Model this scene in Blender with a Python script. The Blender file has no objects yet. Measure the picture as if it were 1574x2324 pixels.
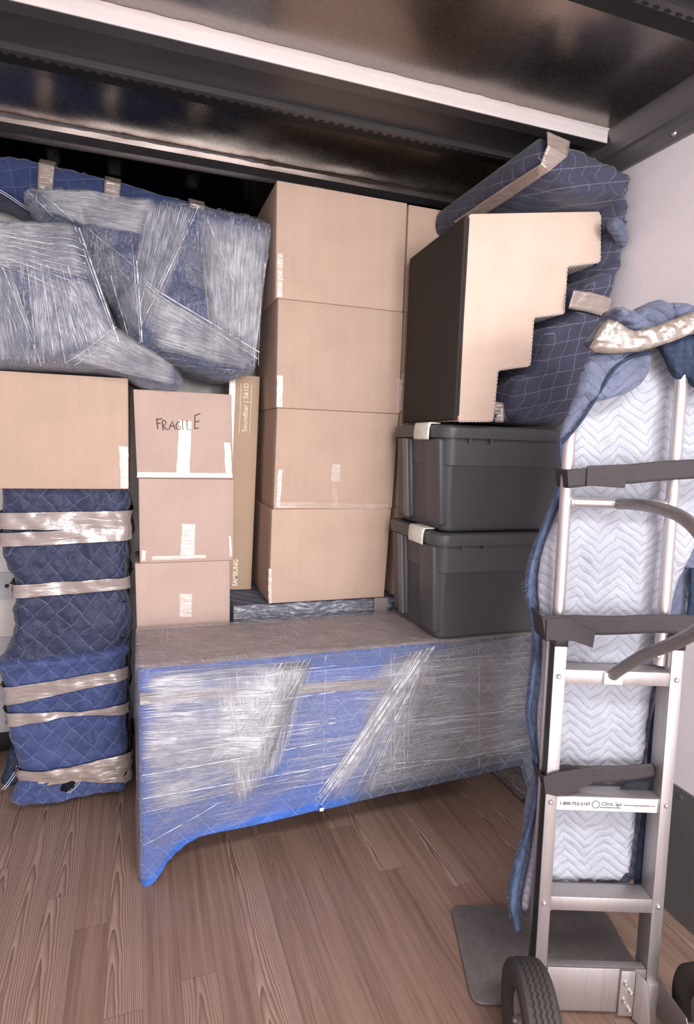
import bpy, bmesh, math, random
from mathutils import Vector, Matrix, noise
from mathutils.geometry import delaunay_2d_cdt

random.seed(7)
S = bpy.context.scene
COL = S.collection
PI = math.pi

# ------------------------------------------------------------------ camera
CAM = Vector((0.0, 0.0, 1.5))
FPX = 1361.0
def _rot(p, r, y):
    cy, sy, cp, sp, cr, sr = math.cos(y), math.sin(y), math.cos(p), math.sin(p), math.cos(r), math.sin(r)
    A = Matrix(((1, 0, 0), (0, 0, -1), (0, 1, 0)))
    Y = Matrix(((cy, -sy, 0), (sy, cy, 0), (0, 0, 1)))
    P = Matrix(((1, 0, 0), (0, cp, -sp), (0, sp, cp)))
    R = Matrix(((cr, -sr, 0), (sr, cr, 0), (0, 0, 1)))
    return R @ P @ A @ Y
RC = _rot(0.1179, 0.0325, 0.3359)
cam_data = bpy.data.cameras.new('camera')
cam_data.sensor_fit = 'HORIZONTAL'
cam_data.sensor_width = 36.0
cam_data.lens = 36.0 * FPX / 1574.0
cam_data.clip_start = 0.02
cam = bpy.data.objects.new('camera', cam_data)
COL.objects.link(cam)
_r, _d, _f = RC[0], RC[1], RC[2]
cam.matrix_world = Matrix(((_r[0], -_d[0], -_f[0], CAM.x), (_r[1], -_d[1], -_f[1], CAM.y), (_r[2], -_d[2], -_f[2], CAM.z), (0, 0, 0, 1)))
S.camera = cam

# ------------------------------------------------------------------ view, world, daylight through the open rear door
S.view_settings.view_transform = 'Standard'
S.view_settings.look = 'None'
S.view_settings.gamma = 1.0
S.view_settings.use_curve_mapping = False
S.view_settings.exposure = 0.22
W = bpy.data.worlds.new('outdoor_sky')
S.world = W
W.use_nodes = True
W.node_tree.nodes['Background'].inputs[0].default_value = (1.0, 0.98, 0.99, 1)
W.node_tree.nodes['Background'].inputs[1].default_value = 1.6

def area(name, loc, target, sx, sy, energy, color):
    l = bpy.data.lights.new(name, 'AREA')
    l.shape = 'RECTANGLE'
    l.size, l.size_y, l.energy, l.color = sx, sy, energy, color
    o = bpy.data.objects.new(name, l)
    COL.objects.link(o)
    o.location = loc
    o.rotation_euler = (Vector(target) - Vector(loc)).to_track_quat('-Z', 'Z').to_euler()
    return o
REAR = -3.3
area('door_daylight', (0.45, REAR, 1.35), (0.45, 2.5, 1.15), 2.1, 2.3, 125, (1.0, 0.985, 1.0))
area('door_daylight_sun_side', (1.15, REAR + 0.05, 1.75), (0.45, 2.3, 1.0), 0.4, 0.6, 52, (1.0, 0.985, 0.99))
area('roof_fill_light', (0.55, -0.35, 2.55), (0.6, 0.35, 0.0), 1.2, 0.35, 46, (1.0, 0.975, 0.98))  # added fill to brighten floor and walls; no lamp is seen there

# ------------------------------------------------------------------ helpers
def at(x, y, Y):
    """photo measurement -> point on the upright plane at depth Y"""
    d = RC.transposed() @ Vector(((x - 787) / FPX, (y - 1162) / FPX, 1.0))
    t = Y / d.y
    return CAM + d * t

def srgb(h):
    h = h.lstrip('#')
    o = []
    for i in (0, 2, 4):
        c = int(h[i:i + 2], 16) / 255.0
        o.append(c / 12.92 if c <= 0.04045 else ((c + 0.055) / 1.055) ** 2.4)
    return (o[0], o[1], o[2], 1.0)

class NT:
    def __init__(self, name):
        self.m = bpy.data.materials.new(name)
        self.m.use_nodes = True
        self.t = self.m.node_tree
        for n in list(self.t.nodes):
            self.t.nodes.remove(n)
        self.out = self.t.nodes.new('ShaderNodeOutputMaterial')
    def put(self, sock, v):
        if isinstance(v, bpy.types.NodeSocket):
            self.t.links.new(v, sock)
        elif v is not None:
            if isinstance(v, (int, float)) and hasattr(sock.default_value, '__len__'):
                n = len(sock.default_value)
                v = (v, v, v, 1.0)[:n]
            sock.default_value = v
    def n(self, typ, ins=None, **props):
        nd = self.t.nodes.new('ShaderNode' + typ)
        for k, v in props.items():
            setattr(nd, k, v)
        for k, v in (ins or {}).items():
            self.put(nd.inputs[k], v)
        return nd
    def m1(self, op, a, b=None, c=None, clamp=False):
        nd = self.n('Math', operation=op, use_clamp=clamp)
        self.put(nd.inputs[0], a)
        if b is not None: self.put(nd.inputs[1], b)
        if c is not None: self.put(nd.inputs[2], c)
        return nd.outputs[0]
    def coord(self, kind='Object'):
        return self.n('TexCoord').outputs[kind]
    def sep(self, v):
        s = self.n('SeparateXYZ', {0: v})
        return s.outputs[0], s.outputs[1], s.outputs[2]
    def comb(self, x, y, z):
        return self.n('CombineXYZ', {0: x, 1: y, 2: z}).outputs[0]
    def map(self, v, scale=(1, 1, 1), rot=(0, 0, 0), loc=(0, 0, 0)):
        return self.n('Mapping', {'Vector': v, 'Scale': scale, 'Rotation': rot, 'Location': loc}).outputs[0]
    def noise(self, v, scale=5, detail=3, rough=0.55, dist=0.0):
        return self.n('TexNoise', {'Vector': v, 'Scale': scale, 'Detail': detail, 'Roughness': rough, 'Distortion': dist}).outputs[0]
    def ramp(self, f, stops):
        nd = self.n('ValToRGB', {0: f})
        e = nd.color_ramp.elements
        while len(e) < len(stops): e.new(0.5)
        for i, (p, c) in enumerate(stops):
            e[i].position = p
            e[i].color = c if hasattr(c, '__len__') else (c, c, c, 1)
        return nd.outputs[0]
    def mix(self, f, a, b):
        nd = self.n('Mix', data_type='RGBA')
        self.put(nd.inputs[0], f); self.put(nd.inputs[6], a); self.put(nd.inputs[7], b)
        return nd.outputs[2]
    def step(self, v, lo, hi):
        nd = self.n('MapRange', {0: v, 1: lo, 2: hi, 3: 0.0, 4: 1.0}, interpolation_type='SMOOTHSTEP')
        return nd.outputs[0]
    def bump(self, h, strength=0.5, dist=0.01, normal=None):
        nd = self.n('Bump', {'Height': h, 'Strength': strength, 'Distance': dist})
        if normal is not None: self.put(nd.inputs['Normal'], normal)
        return nd.outputs[0]
    def pbsdf(self, color, rough=0.6, metal=0.0, normal=None, spec=0.5, **extra):
        nd = self.n('BsdfPrincipled', {'Base Color': color, 'Roughness': rough, 'Metallic': metal, 'Specular IOR Level': spec})
        if normal is not None: self.put(nd.inputs['Normal'], normal)
        for k, v in extra.items():
            self.put(nd.inputs[k.replace('_', ' ')], v)
        return nd.outputs[0]
    def done(self, sh):
        self.t.links.new(sh, self.out.inputs[0])
        return self.m

def mat_plain(name, hexc, rough=0.6, metal=0.0, nscale=30, namp=0.12, bump=0.1, bdist=0.002, spec=0.5, stretch=(1, 1, 1)):
    k = NT(name)
    v = k.map(k.coord(), stretch)
    f = k.noise(v, nscale, 4)
    c = srgb(hexc)
    lo = tuple(x * (1 - namp) for x in c[:3]) + (1,)
    hi = tuple(min(1, x * (1 + namp)) for x in c[:3]) + (1,)
    col = k.ramp(f, [(0.3, lo), (0.7, hi)])
    b = k.bump(f, bump, bdist)
    return k.done(k.pbsdf(col, rough, metal, b, spec))

# ---- cardboard
def mat_cardboard(name, hexc):
    k = NT(name)
    v = k.coord()
    x, y, z = k.sep(v)
    xy = k.m1('ADD', x, y)
    flute = k.noise(k.comb(k.m1('MULTIPLY', xy, 60), 0, k.m1('MULTIPLY', z, 1.5)), 1.0, 2)
    rnd = k.n('ObjectInfo').outputs['Random']
    blot = k.noise(k.map(v, (1, 1, 1)), 5, 3)
    fine = k.noise(v, 320, 2)
    c = srgb(hexc)
    dk = tuple(a * 0.86 for a in c[:3]) + (1,)
    f = k.m1('ADD', k.m1('MULTIPLY', flute, 0.16), k.m1('ADD', k.m1('MULTIPLY', blot, 0.5), k.m1('MULTIPLY', fine, 0.34)))
    col = k.ramp(f, [(0.36, dk), (0.62, c)])
    h = k.n('HueSaturation', {'Value': k.m1('ADD', 0.95, k.m1('MULTIPLY', rnd, 0.08)), 'Color': col}).outputs[0]
    b = k.bump(flute, 0.12, 0.002)
    return k.done(k.pbsdf(h, 0.72, 0, b, 0.3))

# ---- quilted moving blankets
def mat_quilt(name, hexc, pattern='diamond', size=0.062, line='#7f88a8', puff=0.8, lw=0.045, rough=0.75, var=0.25, lineamt=0.6, hexc2=None, split=None, warp=0.018, plane='xz'):
    k = NT(name)
    v = k.coord()
    wv = k.n('TexNoise', {'Vector': v, 'Scale': 7.0, 'Detail': 2.0}).outputs[1]
    wv = k.n('VectorMath', {0: wv, 1: (0.5, 0.5, 0.5)}, operation='SUBTRACT').outputs[0]
    wv = k.n('VectorMath', {0: wv, 'Scale': warp * 2}, operation='SCALE').outputs[0]
    v2 = k.n('VectorMath', {0: v, 1: wv}, operation='ADD').outputs[0]
    x, y, z = k.sep(v2)
    u = k.m1('ADD', x, k.m1('MULTIPLY', y, 0.9))
    w = z
    if pattern == 'zig':
        tri = k.m1('ABSOLUTE', k.m1('SUBTRACT', k.m1('FRACT', k.m1('DIVIDE', u, size * 4.2)), 0.5))
        a = k.m1('DIVIDE', k.m1('ADD', w, k.m1('MULTIPLY', tri, size * 3.6)), size)
        d = k.m1('ABSOLUTE', k.m1('SUBTRACT', k.m1('FRACT', a), 0.5))
        d = k.m1('SUBTRACT', 0.5, d)
        along = k.m1('MULTIPLY', u, 170)
    else:
        if pattern == 'diamond':
            a = k.m1('DIVIDE', k.m1('ADD', u, k.m1('MULTIPLY', w, 0.9)), size * 1.35)
            b_ = k.m1('DIVIDE', k.m1('SUBTRACT', u, k.m1('MULTIPLY', w, 0.9)), size * 1.35)
        else:
            a = k.m1('DIVIDE', k.m1('ADD', u, k.m1('MULTIPLY', w, 0.25)), size)
            b_ = k.m1('DIVIDE', k.m1('SUBTRACT', w, k.m1('MULTIPLY', u, 0.25)), size)
        da = k.m1('SUBTRACT', 0.5, k.m1('ABSOLUTE', k.m1('SUBTRACT', k.m1('FRACT', a), 0.5)))
        db = k.m1('SUBTRACT', 0.5, k.m1('ABSOLUTE', k.m1('SUBTRACT', k.m1('FRACT', b_), 0.5)))
        d = k.m1('MINIMUM', da, db)
        along = k.m1('MULTIPLY', k.m1('ADD', w, k.m1('MULTIPLY', u, 0.73)), 620)
    ln = k.m1('SUBTRACT', 1.0, k.step(d, lw * 0.35, lw))
    dash = k.m1('ADD', 0.45, k.m1('MULTIPLY', 0.55, k.step(k.m1('SINE', along), -0.7, 0.3)))
    cloth = k.noise(v, 9, 4)
    wr = k.noise(k.map(v, (1, 1, 1.6)), 16, 5, 0.62, 0.6)
    fine = k.noise(v, 260, 2)
    c = srgb(hexc)
    lo = tuple(a_ * (1 - var) for a_ in c[:3]) + (1,)
    hi = tuple(min(1, a_ * (1 + var)) for a_ in c[:3]) + (1,)
    col = k.ramp(k.m1('ADD', k.m1('MULTIPLY', cloth, 0.6), k.m1('MULTIPLY', fine, 0.4)), [(0.35, lo), (0.65, hi)])
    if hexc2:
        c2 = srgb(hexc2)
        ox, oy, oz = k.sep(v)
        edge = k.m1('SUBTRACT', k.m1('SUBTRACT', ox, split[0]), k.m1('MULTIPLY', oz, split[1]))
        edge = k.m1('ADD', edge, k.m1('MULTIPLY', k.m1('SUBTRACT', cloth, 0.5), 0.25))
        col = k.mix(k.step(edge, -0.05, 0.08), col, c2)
    col = k.mix(k.m1('MULTIPLY', k.m1('MULTIPLY', ln, dash), lineamt), col, srgb(line))
    h = k.m1('ADD', k.m1('MULTIPLY', k.m1('POWER', k.m1('MULTIPLY', d, 2.0), 0.5), puff), k.m1('MULTIPLY', wr, 1.1))
    b = k.bump(h, 0.75, 0.010)
    b = k.bump(fine, 0.15, 0.001, b)
    return k.done(k.pbsdf(col, rough, 0, b, 0.35, Sheen_Weight=0.15))

# ---- stretch film: clear, milky where layers overlap, glossy wrinkles; white streaks also paint in highlights
def mat_film(name, haze=0.25, streak=(3, 3, 80), rot=(0, 0, 0), streak2=None, rot2=(0, 0, 0), gloss=0.16, bscale=1.0, lo=0.45, hi=0.75, amp=0.6, tint='#e9ebf4', bumpd=0.012):
    k = NT(name)
    v = k.coord()
    dis = k.n('TexNoise', {'Vector': v, 'Scale': 4.0, 'Detail': 2.0}).outputs[1]
    dis = k.n('VectorMath', {0: dis, 1: (0.5, 0.5, 0.5)}, operation='SUBTRACT').outputs[0]
    dis = k.n('VectorMath', {0: dis, 'Scale': 0.05}, operation='SCALE').outputs[0]
    vd = k.n('VectorMath', {0: v, 1: dis}, operation='ADD').outputs[0]
    s1 = k.noise(k.map(vd, streak, rot), 1.0, 5, 0.65)
    if streak2:
        s2 = k.noise(k.map(vd, streak2, rot2), 1.0, 5, 0.65)
        st = k.m1('MAXIMUM', s1, s2)
    else:
        st = s1
    patch = k.noise(v, 3.2, 3)
    crk = k.noise(k.map(vd, (1, 1, 1)), 22 * bscale, 5, 0.7, 1.2)
    mask = k.step(st, lo, hi)
    area_ = k.step(patch, 0.33, 0.66)
    alpha = k.m1('ADD', haze, k.m1('MULTIPLY', k.m1('MULTIPLY', mask, k.m1('ADD', 0.25, k.m1('MULTIPLY', area_, 0.75))), amp), clamp=True)
    h = k.m1('ADD', k.m1('MULTIPLY', st, 1.2), k.m1('MULTIPLY', crk, 0.5))
    b = k.bump(h, 1.0, bumpd)
    milky = k.pbsdf(srgb(tint), 0.28, 0, b, 0.6)
    clear = k.n('BsdfTransparent', {0: (0.97, 0.97, 0.98, 1)}).outputs[0]
    sh = k.n('MixShader', {0: alpha, 1: clear, 2: milky}).outputs[0]
    gl = k.n('BsdfGlossy', {'Color': (1, 1, 1, 1), 'Roughness': 0.14, 'Normal': b}).outputs[0]
    sh = k.n('MixShader', {0: gloss, 1: sh, 2: gl}).outputs[0]
    return k.done(sh)

# ---- packing tape
def mat_tape(name, hexc, alpha=1.0, rough=0.22, wrinkle=0.6, scale=38):
    k = NT(name)
    v = k.coord()
    f = k.noise(k.map(v, (.45, .45, 2.4), (0, .12, 0)), scale, 4, 0.55, 0.8)
    b = k.bump(f, wrinkle, 0.006)
    c = srgb(hexc)
    col = k.ramp(f, [(0.3, tuple(a * 0.94 for a in c[:3]) + (1,)), (0.7, tuple(min(1, a * 1.06) for a in c[:3]) + (1,))])
    p = k.pbsdf(col, rough, 0, b, 0.9, Coat_Weight=0.6, Coat_Roughness=0.07, Coat_Normal=b)
    if alpha < 1:
        t = k.n('BsdfTransparent').outputs[0]
        a = k.m1('ADD', alpha - 0.25, k.m1('MULTIPLY', f, 0.5), clamp=True)
        p = k.n('MixShader', {0: a, 1: t, 2: p}).outputs[0]
    return k.done(p)

# ---- floor of narrow oak-look strips running into the truck
def mat_floor():
    k = NT('oak_strip_floor')
    v = k.coord()
    x, y, z = k.sep(v)
    wS = 0.098
    xs = k.m1('DIVIDE', x, wS)
    idx = k.m1('FLOOR', xs)
    lx = k.m1('SUBTRACT', k.m1('FRACT', xs), 0.5)
    r1 = k.n('TexWhiteNoise', {'W': idx}, noise_dimensions='1D').outputs[0]
    yy = k.m1('ADD', y, k.m1('MULTIPLY', r1, 3.7))
    blk = k.m1('FLOOR', k.m1('DIVIDE', yy, 2.1))
    r2n = k.n('TexWhiteNoise', {'Vector': k.comb(idx, blk, 0)}, noise_dimensions='3D')
    r2 = r2n.outputs[0]
    r3 = k.n('TexWhiteNoise', {'Vector': k.comb(blk, idx, 7.3)}, noise_dimensions='3D').outputs[0]
    off = k.m1('MULTIPLY', r2, 40)
    nz = k.noise(k.comb(k.m1('MULTIPLY', x, 8), k.m1('ADD', k.m1('MULTIPLY', y, 1.5), off), 0), 1.0, 3)
    nz2 = k.noise(k.comb(k.m1('MULTIPLY', x, 40), k.m1('ADD', k.m1('MULTIPLY', y, 5), off), 0), 1.0, 2)
    lxc = k.m1('ADD', lx, k.m1('MULTIPLY', k.m1('SUBTRACT', r3, 0.5), 0.7))
    f = k.m1('ADD', k.m1('MULTIPLY', y, 2.4), k.m1('ADD', k.m1('MULTIPLY', k.m1('POWER', k.m1('ABSOLUTE', lxc), 1.5), 9.0), k.m1('ADD', k.m1('MULTIPLY', nz, 3.0), k.m1('MULTIPLY', nz2, 0.35))))
    ring = k.m1('FRACT', k.m1('MULTIPLY', f, 1.7))
    ring = k.m1('POWER', ring, 1.5)
    cath = k.step(r3, 0.48, 0.56)
    fib = k.noise(k.comb(k.m1('MULTIPLY', x, 260), k.m1('ADD', k.m1('MULTIPLY', y, 5.5), off), 0), 1.0, 4, 0.7)
    fib2 = k.noise(k.comb(k.m1('MULTIPLY', x, 55), k.m1('ADD', k.m1('MULTIPLY', y, 1.1), off), 0), 1.0, 3, 0.6)
    g = k.m1('ADD', k.m1('MULTIPLY', fib, 0.32), k.m1('MULTIPLY', fib2, 0.46))
    g2 = k.m1('ADD', k.m1('MULTIPLY', k.m1('SUBTRACT', 1.0, ring), 0.40), k.m1('ADD', k.m1('MULTIPLY', fib, 0.24), k.m1('MULTIPLY', fib2, 0.18)))
    gm = k.m1('ADD', k.m1('MULTIPLY', k.m1('SUBTRACT', 1.0, cath), g), k.m1('MULTIPLY', cath, g2))
    gm = k.m1('ADD', gm, k.m1('MULTIPLY', k.m1('SUBTRACT', r2, 0.5), 0.075))
    col = k.ramp(gm, [(0.22, srgb('#664f46')), (0.40, srgb('#886d60')), (0.56, srgb('#9b8173')), (0.74, srgb('#b19a8c'))])
    seam = k.m1('SUBTRACT', 0.5, k.m1('ABSOLUTE', lx))
    plank = k.m1('FLOORED_MODULO', idx, 2.0)
    seamw = k.step(seam, 0.0, 0.022)
    by = k.m1('FRACT', k.m1('DIVIDE', yy, 2.1))
    bs = k.step(k.m1('MINIMUM', by, k.m1('SUBTRACT', 1.0, by)), 0.0, 0.0015)
    sm = k.m1('MINIMUM', seamw, bs)
    col = k.mix(k.m1('MULTIPLY', k.m1('SUBTRACT', 1.0, sm), 0.26), col, srgb('#3d2a22'))
    b = k.bump(k.m1('ADD', k.m1('MULTIPLY', fib, 0.5), k.m1('MULTIPLY', sm, 0.8)), 0.16, 0.003)
    return k.done(k.pbsdf(col, k.m1('ADD', 0.34, k.m1('MULTIPLY', fib2, 0.2)), 0, b, 0.4))

def mat_wall(name, hexc, gscale=90, grain=(1, 1, 1), stain=0.1, rough=0.5):
    k = NT(name)
    v = k.coord()
    f = k.noise(v, gscale, 3)
    s = k.noise(k.map(v, grain), 2.5, 5, 0.6)
    c = srgb(hexc)
    col = k.ramp(s, [(0.3, tuple(a * (1 - stain) for a in c[:3]) + (1,)), (0.6, c)])
    sc = k.noise(k.map(v, (6, 6, 1.2)), 5, 6, 0.75)
    col = k.mix(k.m1('MULTIPLY', k.step(sc, 0.66, 0.74), 0.35), col, tuple(a * 0.55 for a in c[:3]) + (1,))
    b = k.bump(f, 0.25, 0.002)
    return k.done(k.pbsdf(col, rough, 0, b, 0.4))

def mat_metal(name, hexc, rough=0.35, metal=1.0, brush=(1, 1, 1), scale=60, amp=0.1, bump=0.08, bigbump=0.0, rvar=0.12):
    k = NT(name)
    v = k.coord()
    f = k.noise(k.map(v, brush), scale, 4, 0.6)
    c = srgb(hexc)
    col = k.ramp(f, [(0.25, tuple(a * (1 - amp) for a in c[:3]) + (1,)), (0.75, tuple(min(1, a * (1 + amp)) for a in c[:3]) + (1,))])
    b = k.bump(f, bump, 0.002)
    if bigbump:
        b = k.bump(k.noise(v, 1.6, 2), 1.0, bigbump, b)
    return k.done(k.pbsdf(col, k.m1('ADD', rough - rvar / 2, k.m1('MULTIPLY', f, rvar)), metal, b))

M = {}
M['card'] = mat_cardboard('kraft_cardboard', '#c0a593')
M['card_pink'] = mat_cardboard('pinkish_cardboard', '#bda499')
M['card_grey'] = mat_cardboard('tan_cardboard', '#bba189')
M['tape_clear'] = mat_tape('clear_packing_tape', '#ecdcd2', 0.62, 0.2, 0.5, 26)
M['tape_tan'] = mat_tape('tan_packing_tape', '#968984', 1.0, 0.2, 0.8, 15)
M['tape_tan2'] = mat_tape('crinkled_tan_tape', '#978880', 1.0, 0.2, 0.9, 24)
M['tape_dull'] = mat_tape('dull_crinkled_tape', '#7c7067', 1.0, 0.26, 0.45, 20)
M['tape_seam'] = mat_tape('box_seam_tape', '#e8d3c3', 0.42, 0.2, 0.4, 20)
M['navy'] = mat_quilt('navy_quilt', '#2f3550', 'diamond', 0.056, '#7b8099', rough=0.55, lw=.036)
M['blue'] = mat_quilt('blue_quilt', '#3d4a78', 'diamond', 0.056, '#8790b4', rough=0.62, lw=.036)
M['navy_grid'] = mat_quilt('navy_grid_quilt', '#3c3d50', 'grid', 0.058, '#a3a3b4', lw=0.034, puff=0.35, warp=0.005, lineamt=0.42)
M['roll'] = mat_quilt('dark_blue_quilt', '#2b365e', 'grid', 0.062, '#7f8dba', lw=0.03, lineamt=0.35)
M['wrapblue'] = mat_quilt('wrapped_blue_quilt', '#26386a', 'grid', 0.07, '#7f8dba', lw=0.03, lineamt=0.25)
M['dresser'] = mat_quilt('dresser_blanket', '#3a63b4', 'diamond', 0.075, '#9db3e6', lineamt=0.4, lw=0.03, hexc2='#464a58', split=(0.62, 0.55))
M['dresser_top'] = mat_quilt('dresser_top_blanket', '#8f7f82', 'grid', 0.09, '#6b6068', lineamt=0.3, var=0.3)
M['slate'] = mat_quilt('slate_blue_quilt', '#5a5f74', 'zig', 0.034, '#59617f', lw=0.09, lineamt=0.7)
M['lining'] = mat_quilt('pale_lining', '#a0a2ac', 'zig', 0.026, '#858b9a', lw=0.13, lineamt=0.4, var=0.10, puff=0.45, warp=0.012)
M['denim'] = mat_plain('frayed_blue_edge', '#4d5c78', 0.9, 0, 60, 0.4, 0.8, 0.004, 0.2, (1, 1, 0.4))
M['denim_dark'] = mat_plain('dark_blue_cloth', '#2c3649', 0.9, 0, 50, 0.4, 0.7, 0.004, 0.2)
M['blackcloth'] = mat_plain('black_cloth', '#15161c', 0.85, 0, 40, 0.3, 0.6, 0.003, 0.2)
M['white_stitch'] = mat_plain('white_stitch', '#dcdce6', 0.8)
M['film_h'] = mat_film('stretch_film_level', 0.10, (5, 5, 230), (0, 0.09, 0), lo=0.5, hi=0.75, amp=0.45, gloss=.13)
M['film_top'] = mat_film('stretch_film_top', 0.12, (8, 90, 8), (0, 0, 0.5), (90, 6, 8), (0, 0, 0.7), lo=0.5, hi=0.66, amp=0.5, tint='#e3d6d4')
M['film_v'] = mat_film('stretch_film_upright', 0.06, (130, 130, 9), (0, -0.22, 0), lo=0.48, hi=0.68, amp=0.55)
M['film_v2'] = mat_film('stretch_film_slanted', 0.06, (130, 130, 9), (0, 0.2, 0), lo=0.48, hi=0.68, amp=0.55)
M['film_low'] = mat_film('stretch_film_crumpled', 0.14, (20, 20, 110), (0, 0.2, 0), lo=0.46, hi=0.66, amp=0.7)
def mat_band(name, haze, amp, across, along=2.5, lo=.42, hi=.68, tint='#f6f6ff', gloss=.12):
    """one pull of stretch film; u runs along the pull, v across it; white streaks paint in glare besides layered film; its edges bunch into white ropes"""
    k = NT(name)
    u, v, _z = k.sep(k.n('UVMap').outputs[0])
    ob = k.coord()
    wob = k.noise(ob, 6, 2)
    vv = k.m1('ADD', v, k.m1('MULTIPLY', wob, .06))
    st = k.noise(k.comb(k.m1('MULTIPLY', u, along), k.m1('MULTIPLY', vv, across), 0), 1.0, 6, .72)
    mid = k.noise(k.comb(k.m1('MULTIPLY', u, along * .7), k.m1('MULTIPLY', vv, across * .16), 3), 1.0, 3, .6)
    st0 = st
    patch = k.step(k.noise(ob, 5.5, 4), .36, .62)
    e = k.m1('MINIMUM', v, k.m1('SUBTRACT', 1.0, v))
    rope = k.m1('SUBTRACT', 1.0, k.step(e, .0, .014))
    side = k.step(k.m1('ADD', e, k.m1('MULTIPLY', k.m1('SUBTRACT', mid, .5), .12)), -.02, .10)
    fade = k.step(k.m1('ADD', k.m1('MINIMUM', u, k.m1('SUBTRACT', 1.0, u)), k.m1('MULTIPLY', k.m1('SUBTRACT', st0, .5), .25)), 0.0, .14)
    hair = k.noise(k.comb(k.m1('MULTIPLY', u, along * 2.2), k.m1('MULTIPLY', vv, across * 2.6), 5), 1.0, 4, .6)
    st = k.m1('ADD', k.m1('MULTIPLY', st, .6), k.m1('MULTIPLY', hair, .4))
    a = k.m1('MULTIPLY', k.step(st, lo, hi), k.m1('ADD', .30, k.m1('MULTIPLY', patch, .70)))
    a = k.m1('ADD', k.m1('MULTIPLY', a, amp), k.m1('MULTIPLY', k.step(mid, .52, .72), amp * .3))
    a = k.m1('ADD', k.m1('MULTIPLY', k.m1('ADD', a, haze), side), k.m1('MULTIPLY', rope, .35), clamp=True)
    a = k.m1('MULTIPLY', a, fade)
    b = k.bump(k.m1('ADD', st, k.m1('MULTIPLY', mid, .6)), 1.0, .012)
    milky = k.pbsdf(srgb(tint), .28, 0, b, .6)  # white of layered film, with wrinkle highlights put into the colour
    clear = k.n('BsdfTransparent', {0: (.985, .985, .99, 1)}).outputs[0]
    sh = k.n('MixShader', {0: a, 1: clear, 2: milky}).outputs[0]
    gl = k.n('BsdfGlossy', {'Color': (1, 1, 1, 1), 'Roughness': .16, 'Normal': b}).outputs[0]
    sh = k.n('MixShader', {0: k.m1('MULTIPLY', fade, gloss), 1: sh, 2: gl}).outputs[0]
    return k.done(sh)
M['band_glare_dense'] = mat_band('film_glare_dense', .16, .95, 60, lo=.40, hi=.56)
M['band_glare_mid'] = mat_band('film_glare_medium', .08, .85, 50, lo=.44, hi=.60)
M['band_glare_light'] = mat_band('film_glare_light', .04, .55, 44, lo=.47, hi=.64)
M['band_rope'] = mat_band('film_pull_bunched', .05, .95, 26, 1.2, lo=.42, hi=.6)
def mat_strand():
    k = NT('stretched_film_strand')
    p = k.pbsdf(srgb('#f2f2f8'), 0.2, 0, None, 0.8)
    t = k.n('BsdfTransparent').outputs[0]
    f = k.noise(k.coord(), 30, 3)
    return k.done(k.n('MixShader', {0: k.step(f, 0.25, 0.75), 1: t, 2: p}).outputs[0])
M['strand'] = mat_strand()
M['bin'] = mat_plain('charcoal_plastic', '#48484b', 0.42, 0, 420, 0.06, 0.25, 0.0008, 0.45)
M['bin_rib_highlight'] = mat_plain('grey_rib_highlight', '#6a6869', 0.4, 0, 400, 0.05, 0.2, 0.0008)
M['latch'] = mat_plain('white_plastic', '#dcdcd0', 0.35)
M['cream'] = mat_plain('cream_suede', '#d0b9a9', 0.85, 0, 6, 0.07, 0.12, 0.002, 0.2)
M['blackfab'] = mat_plain('black_woven', '#38332f', 0.8, 0, 500, 0.25, 0.3, 0.001, 0.25)
def mat_knit():
    k = NT('beige_knit_mesh')
    x, y, z = k.sep(k.coord())
    a = k.m1('SINE', k.m1('MULTIPLY', k.m1('ADD', x, z), 420))
    b_ = k.m1('SINE', k.m1('MULTIPLY', y, 420))
    f = k.m1('MULTIPLY', a, b_)
    col = k.ramp(k.m1('ADD', k.m1('MULTIPLY', f, 0.5), 0.5), [(0.2, srgb('#9f9088')), (0.7, srgb('#d8c9c0'))])
    return k.done(k.pbsdf(col, 0.9, 0, k.bump(f, 0.6, 0.002), 0.2))
M['knit'] = mat_knit()
M['alu'] = mat_metal('brushed_aluminium', '#aca5a5', 0.42, 0.75, (1, 1, 0.05), 120, 0.08)
M['alu_shine'] = mat_metal('tube_aluminium', '#c4bebe', 0.33, 0.8, (1, 1, 0.03), 120, 0.06)
M['alu_dull'] = mat_metal('dull_aluminium', '#8f8786', 0.45, 0.8, (0.1, 1, 1), 100, 0.1)
M['zinc'] = mat_metal('zinc_plate', '#8d8684', 0.5, 0.7, (1, 1, 1), 60, 0.15)
M['bolt'] = mat_metal('bolt_steel', '#cfcac8', 0.3, 0.9)
M['ceil'] = mat_metal('ceiling_sheet', '#8d8582', 0.27, 1.0, (1, 1, 1), 110, 0.05, 0.012, 0.03, 0.08)
M['beam'] = mat_metal('painted_roof_bow', '#dbd2d0', 0.4, 0.15, (0.1, 1, 1), 40, 0.08)
M['beam_shade_grey'] = mat_metal('bow_shade_grey', '#5a5758', 0.4, 0.6, (0.1, 1, 1), 40, 0.1)  # underside shade of the bows put into the colour; perforated strips' own grey
M['rail_grey'] = mat_metal('grey_rail', '#777476', 0.42, 0.6, (1, 0.1, 1), 40, 0.08)
M['bow_shiny'] = mat_metal('polished_bow', '#b9b0aa', 0.22, 0.95, (0.1, 1, 1), 60, 0.12)
M['cove'] = mat_metal('polished_cove', '#5d5a5c', 0.16, 1.0, (1, 1, 1), 120, 0.1, 0.04, 0, 0.08)
M['gasket'] = mat_plain('black_gasket', '#0c0b0b', 0.6)
M['rubber'] = mat_plain('tyre_rubber', '#3b3634', 0.7, 0, 200, 0.15, 0.3, 0.001, 0.3)
M['rim'] = mat_plain('grey_rim', '#8a8583', 0.4, 0.3)
M['strap'] = mat_plain('black_webbing', '#3a3538', 0.75, 0, 350, 0.2, 0.4, 0.001, 0.3)
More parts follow.
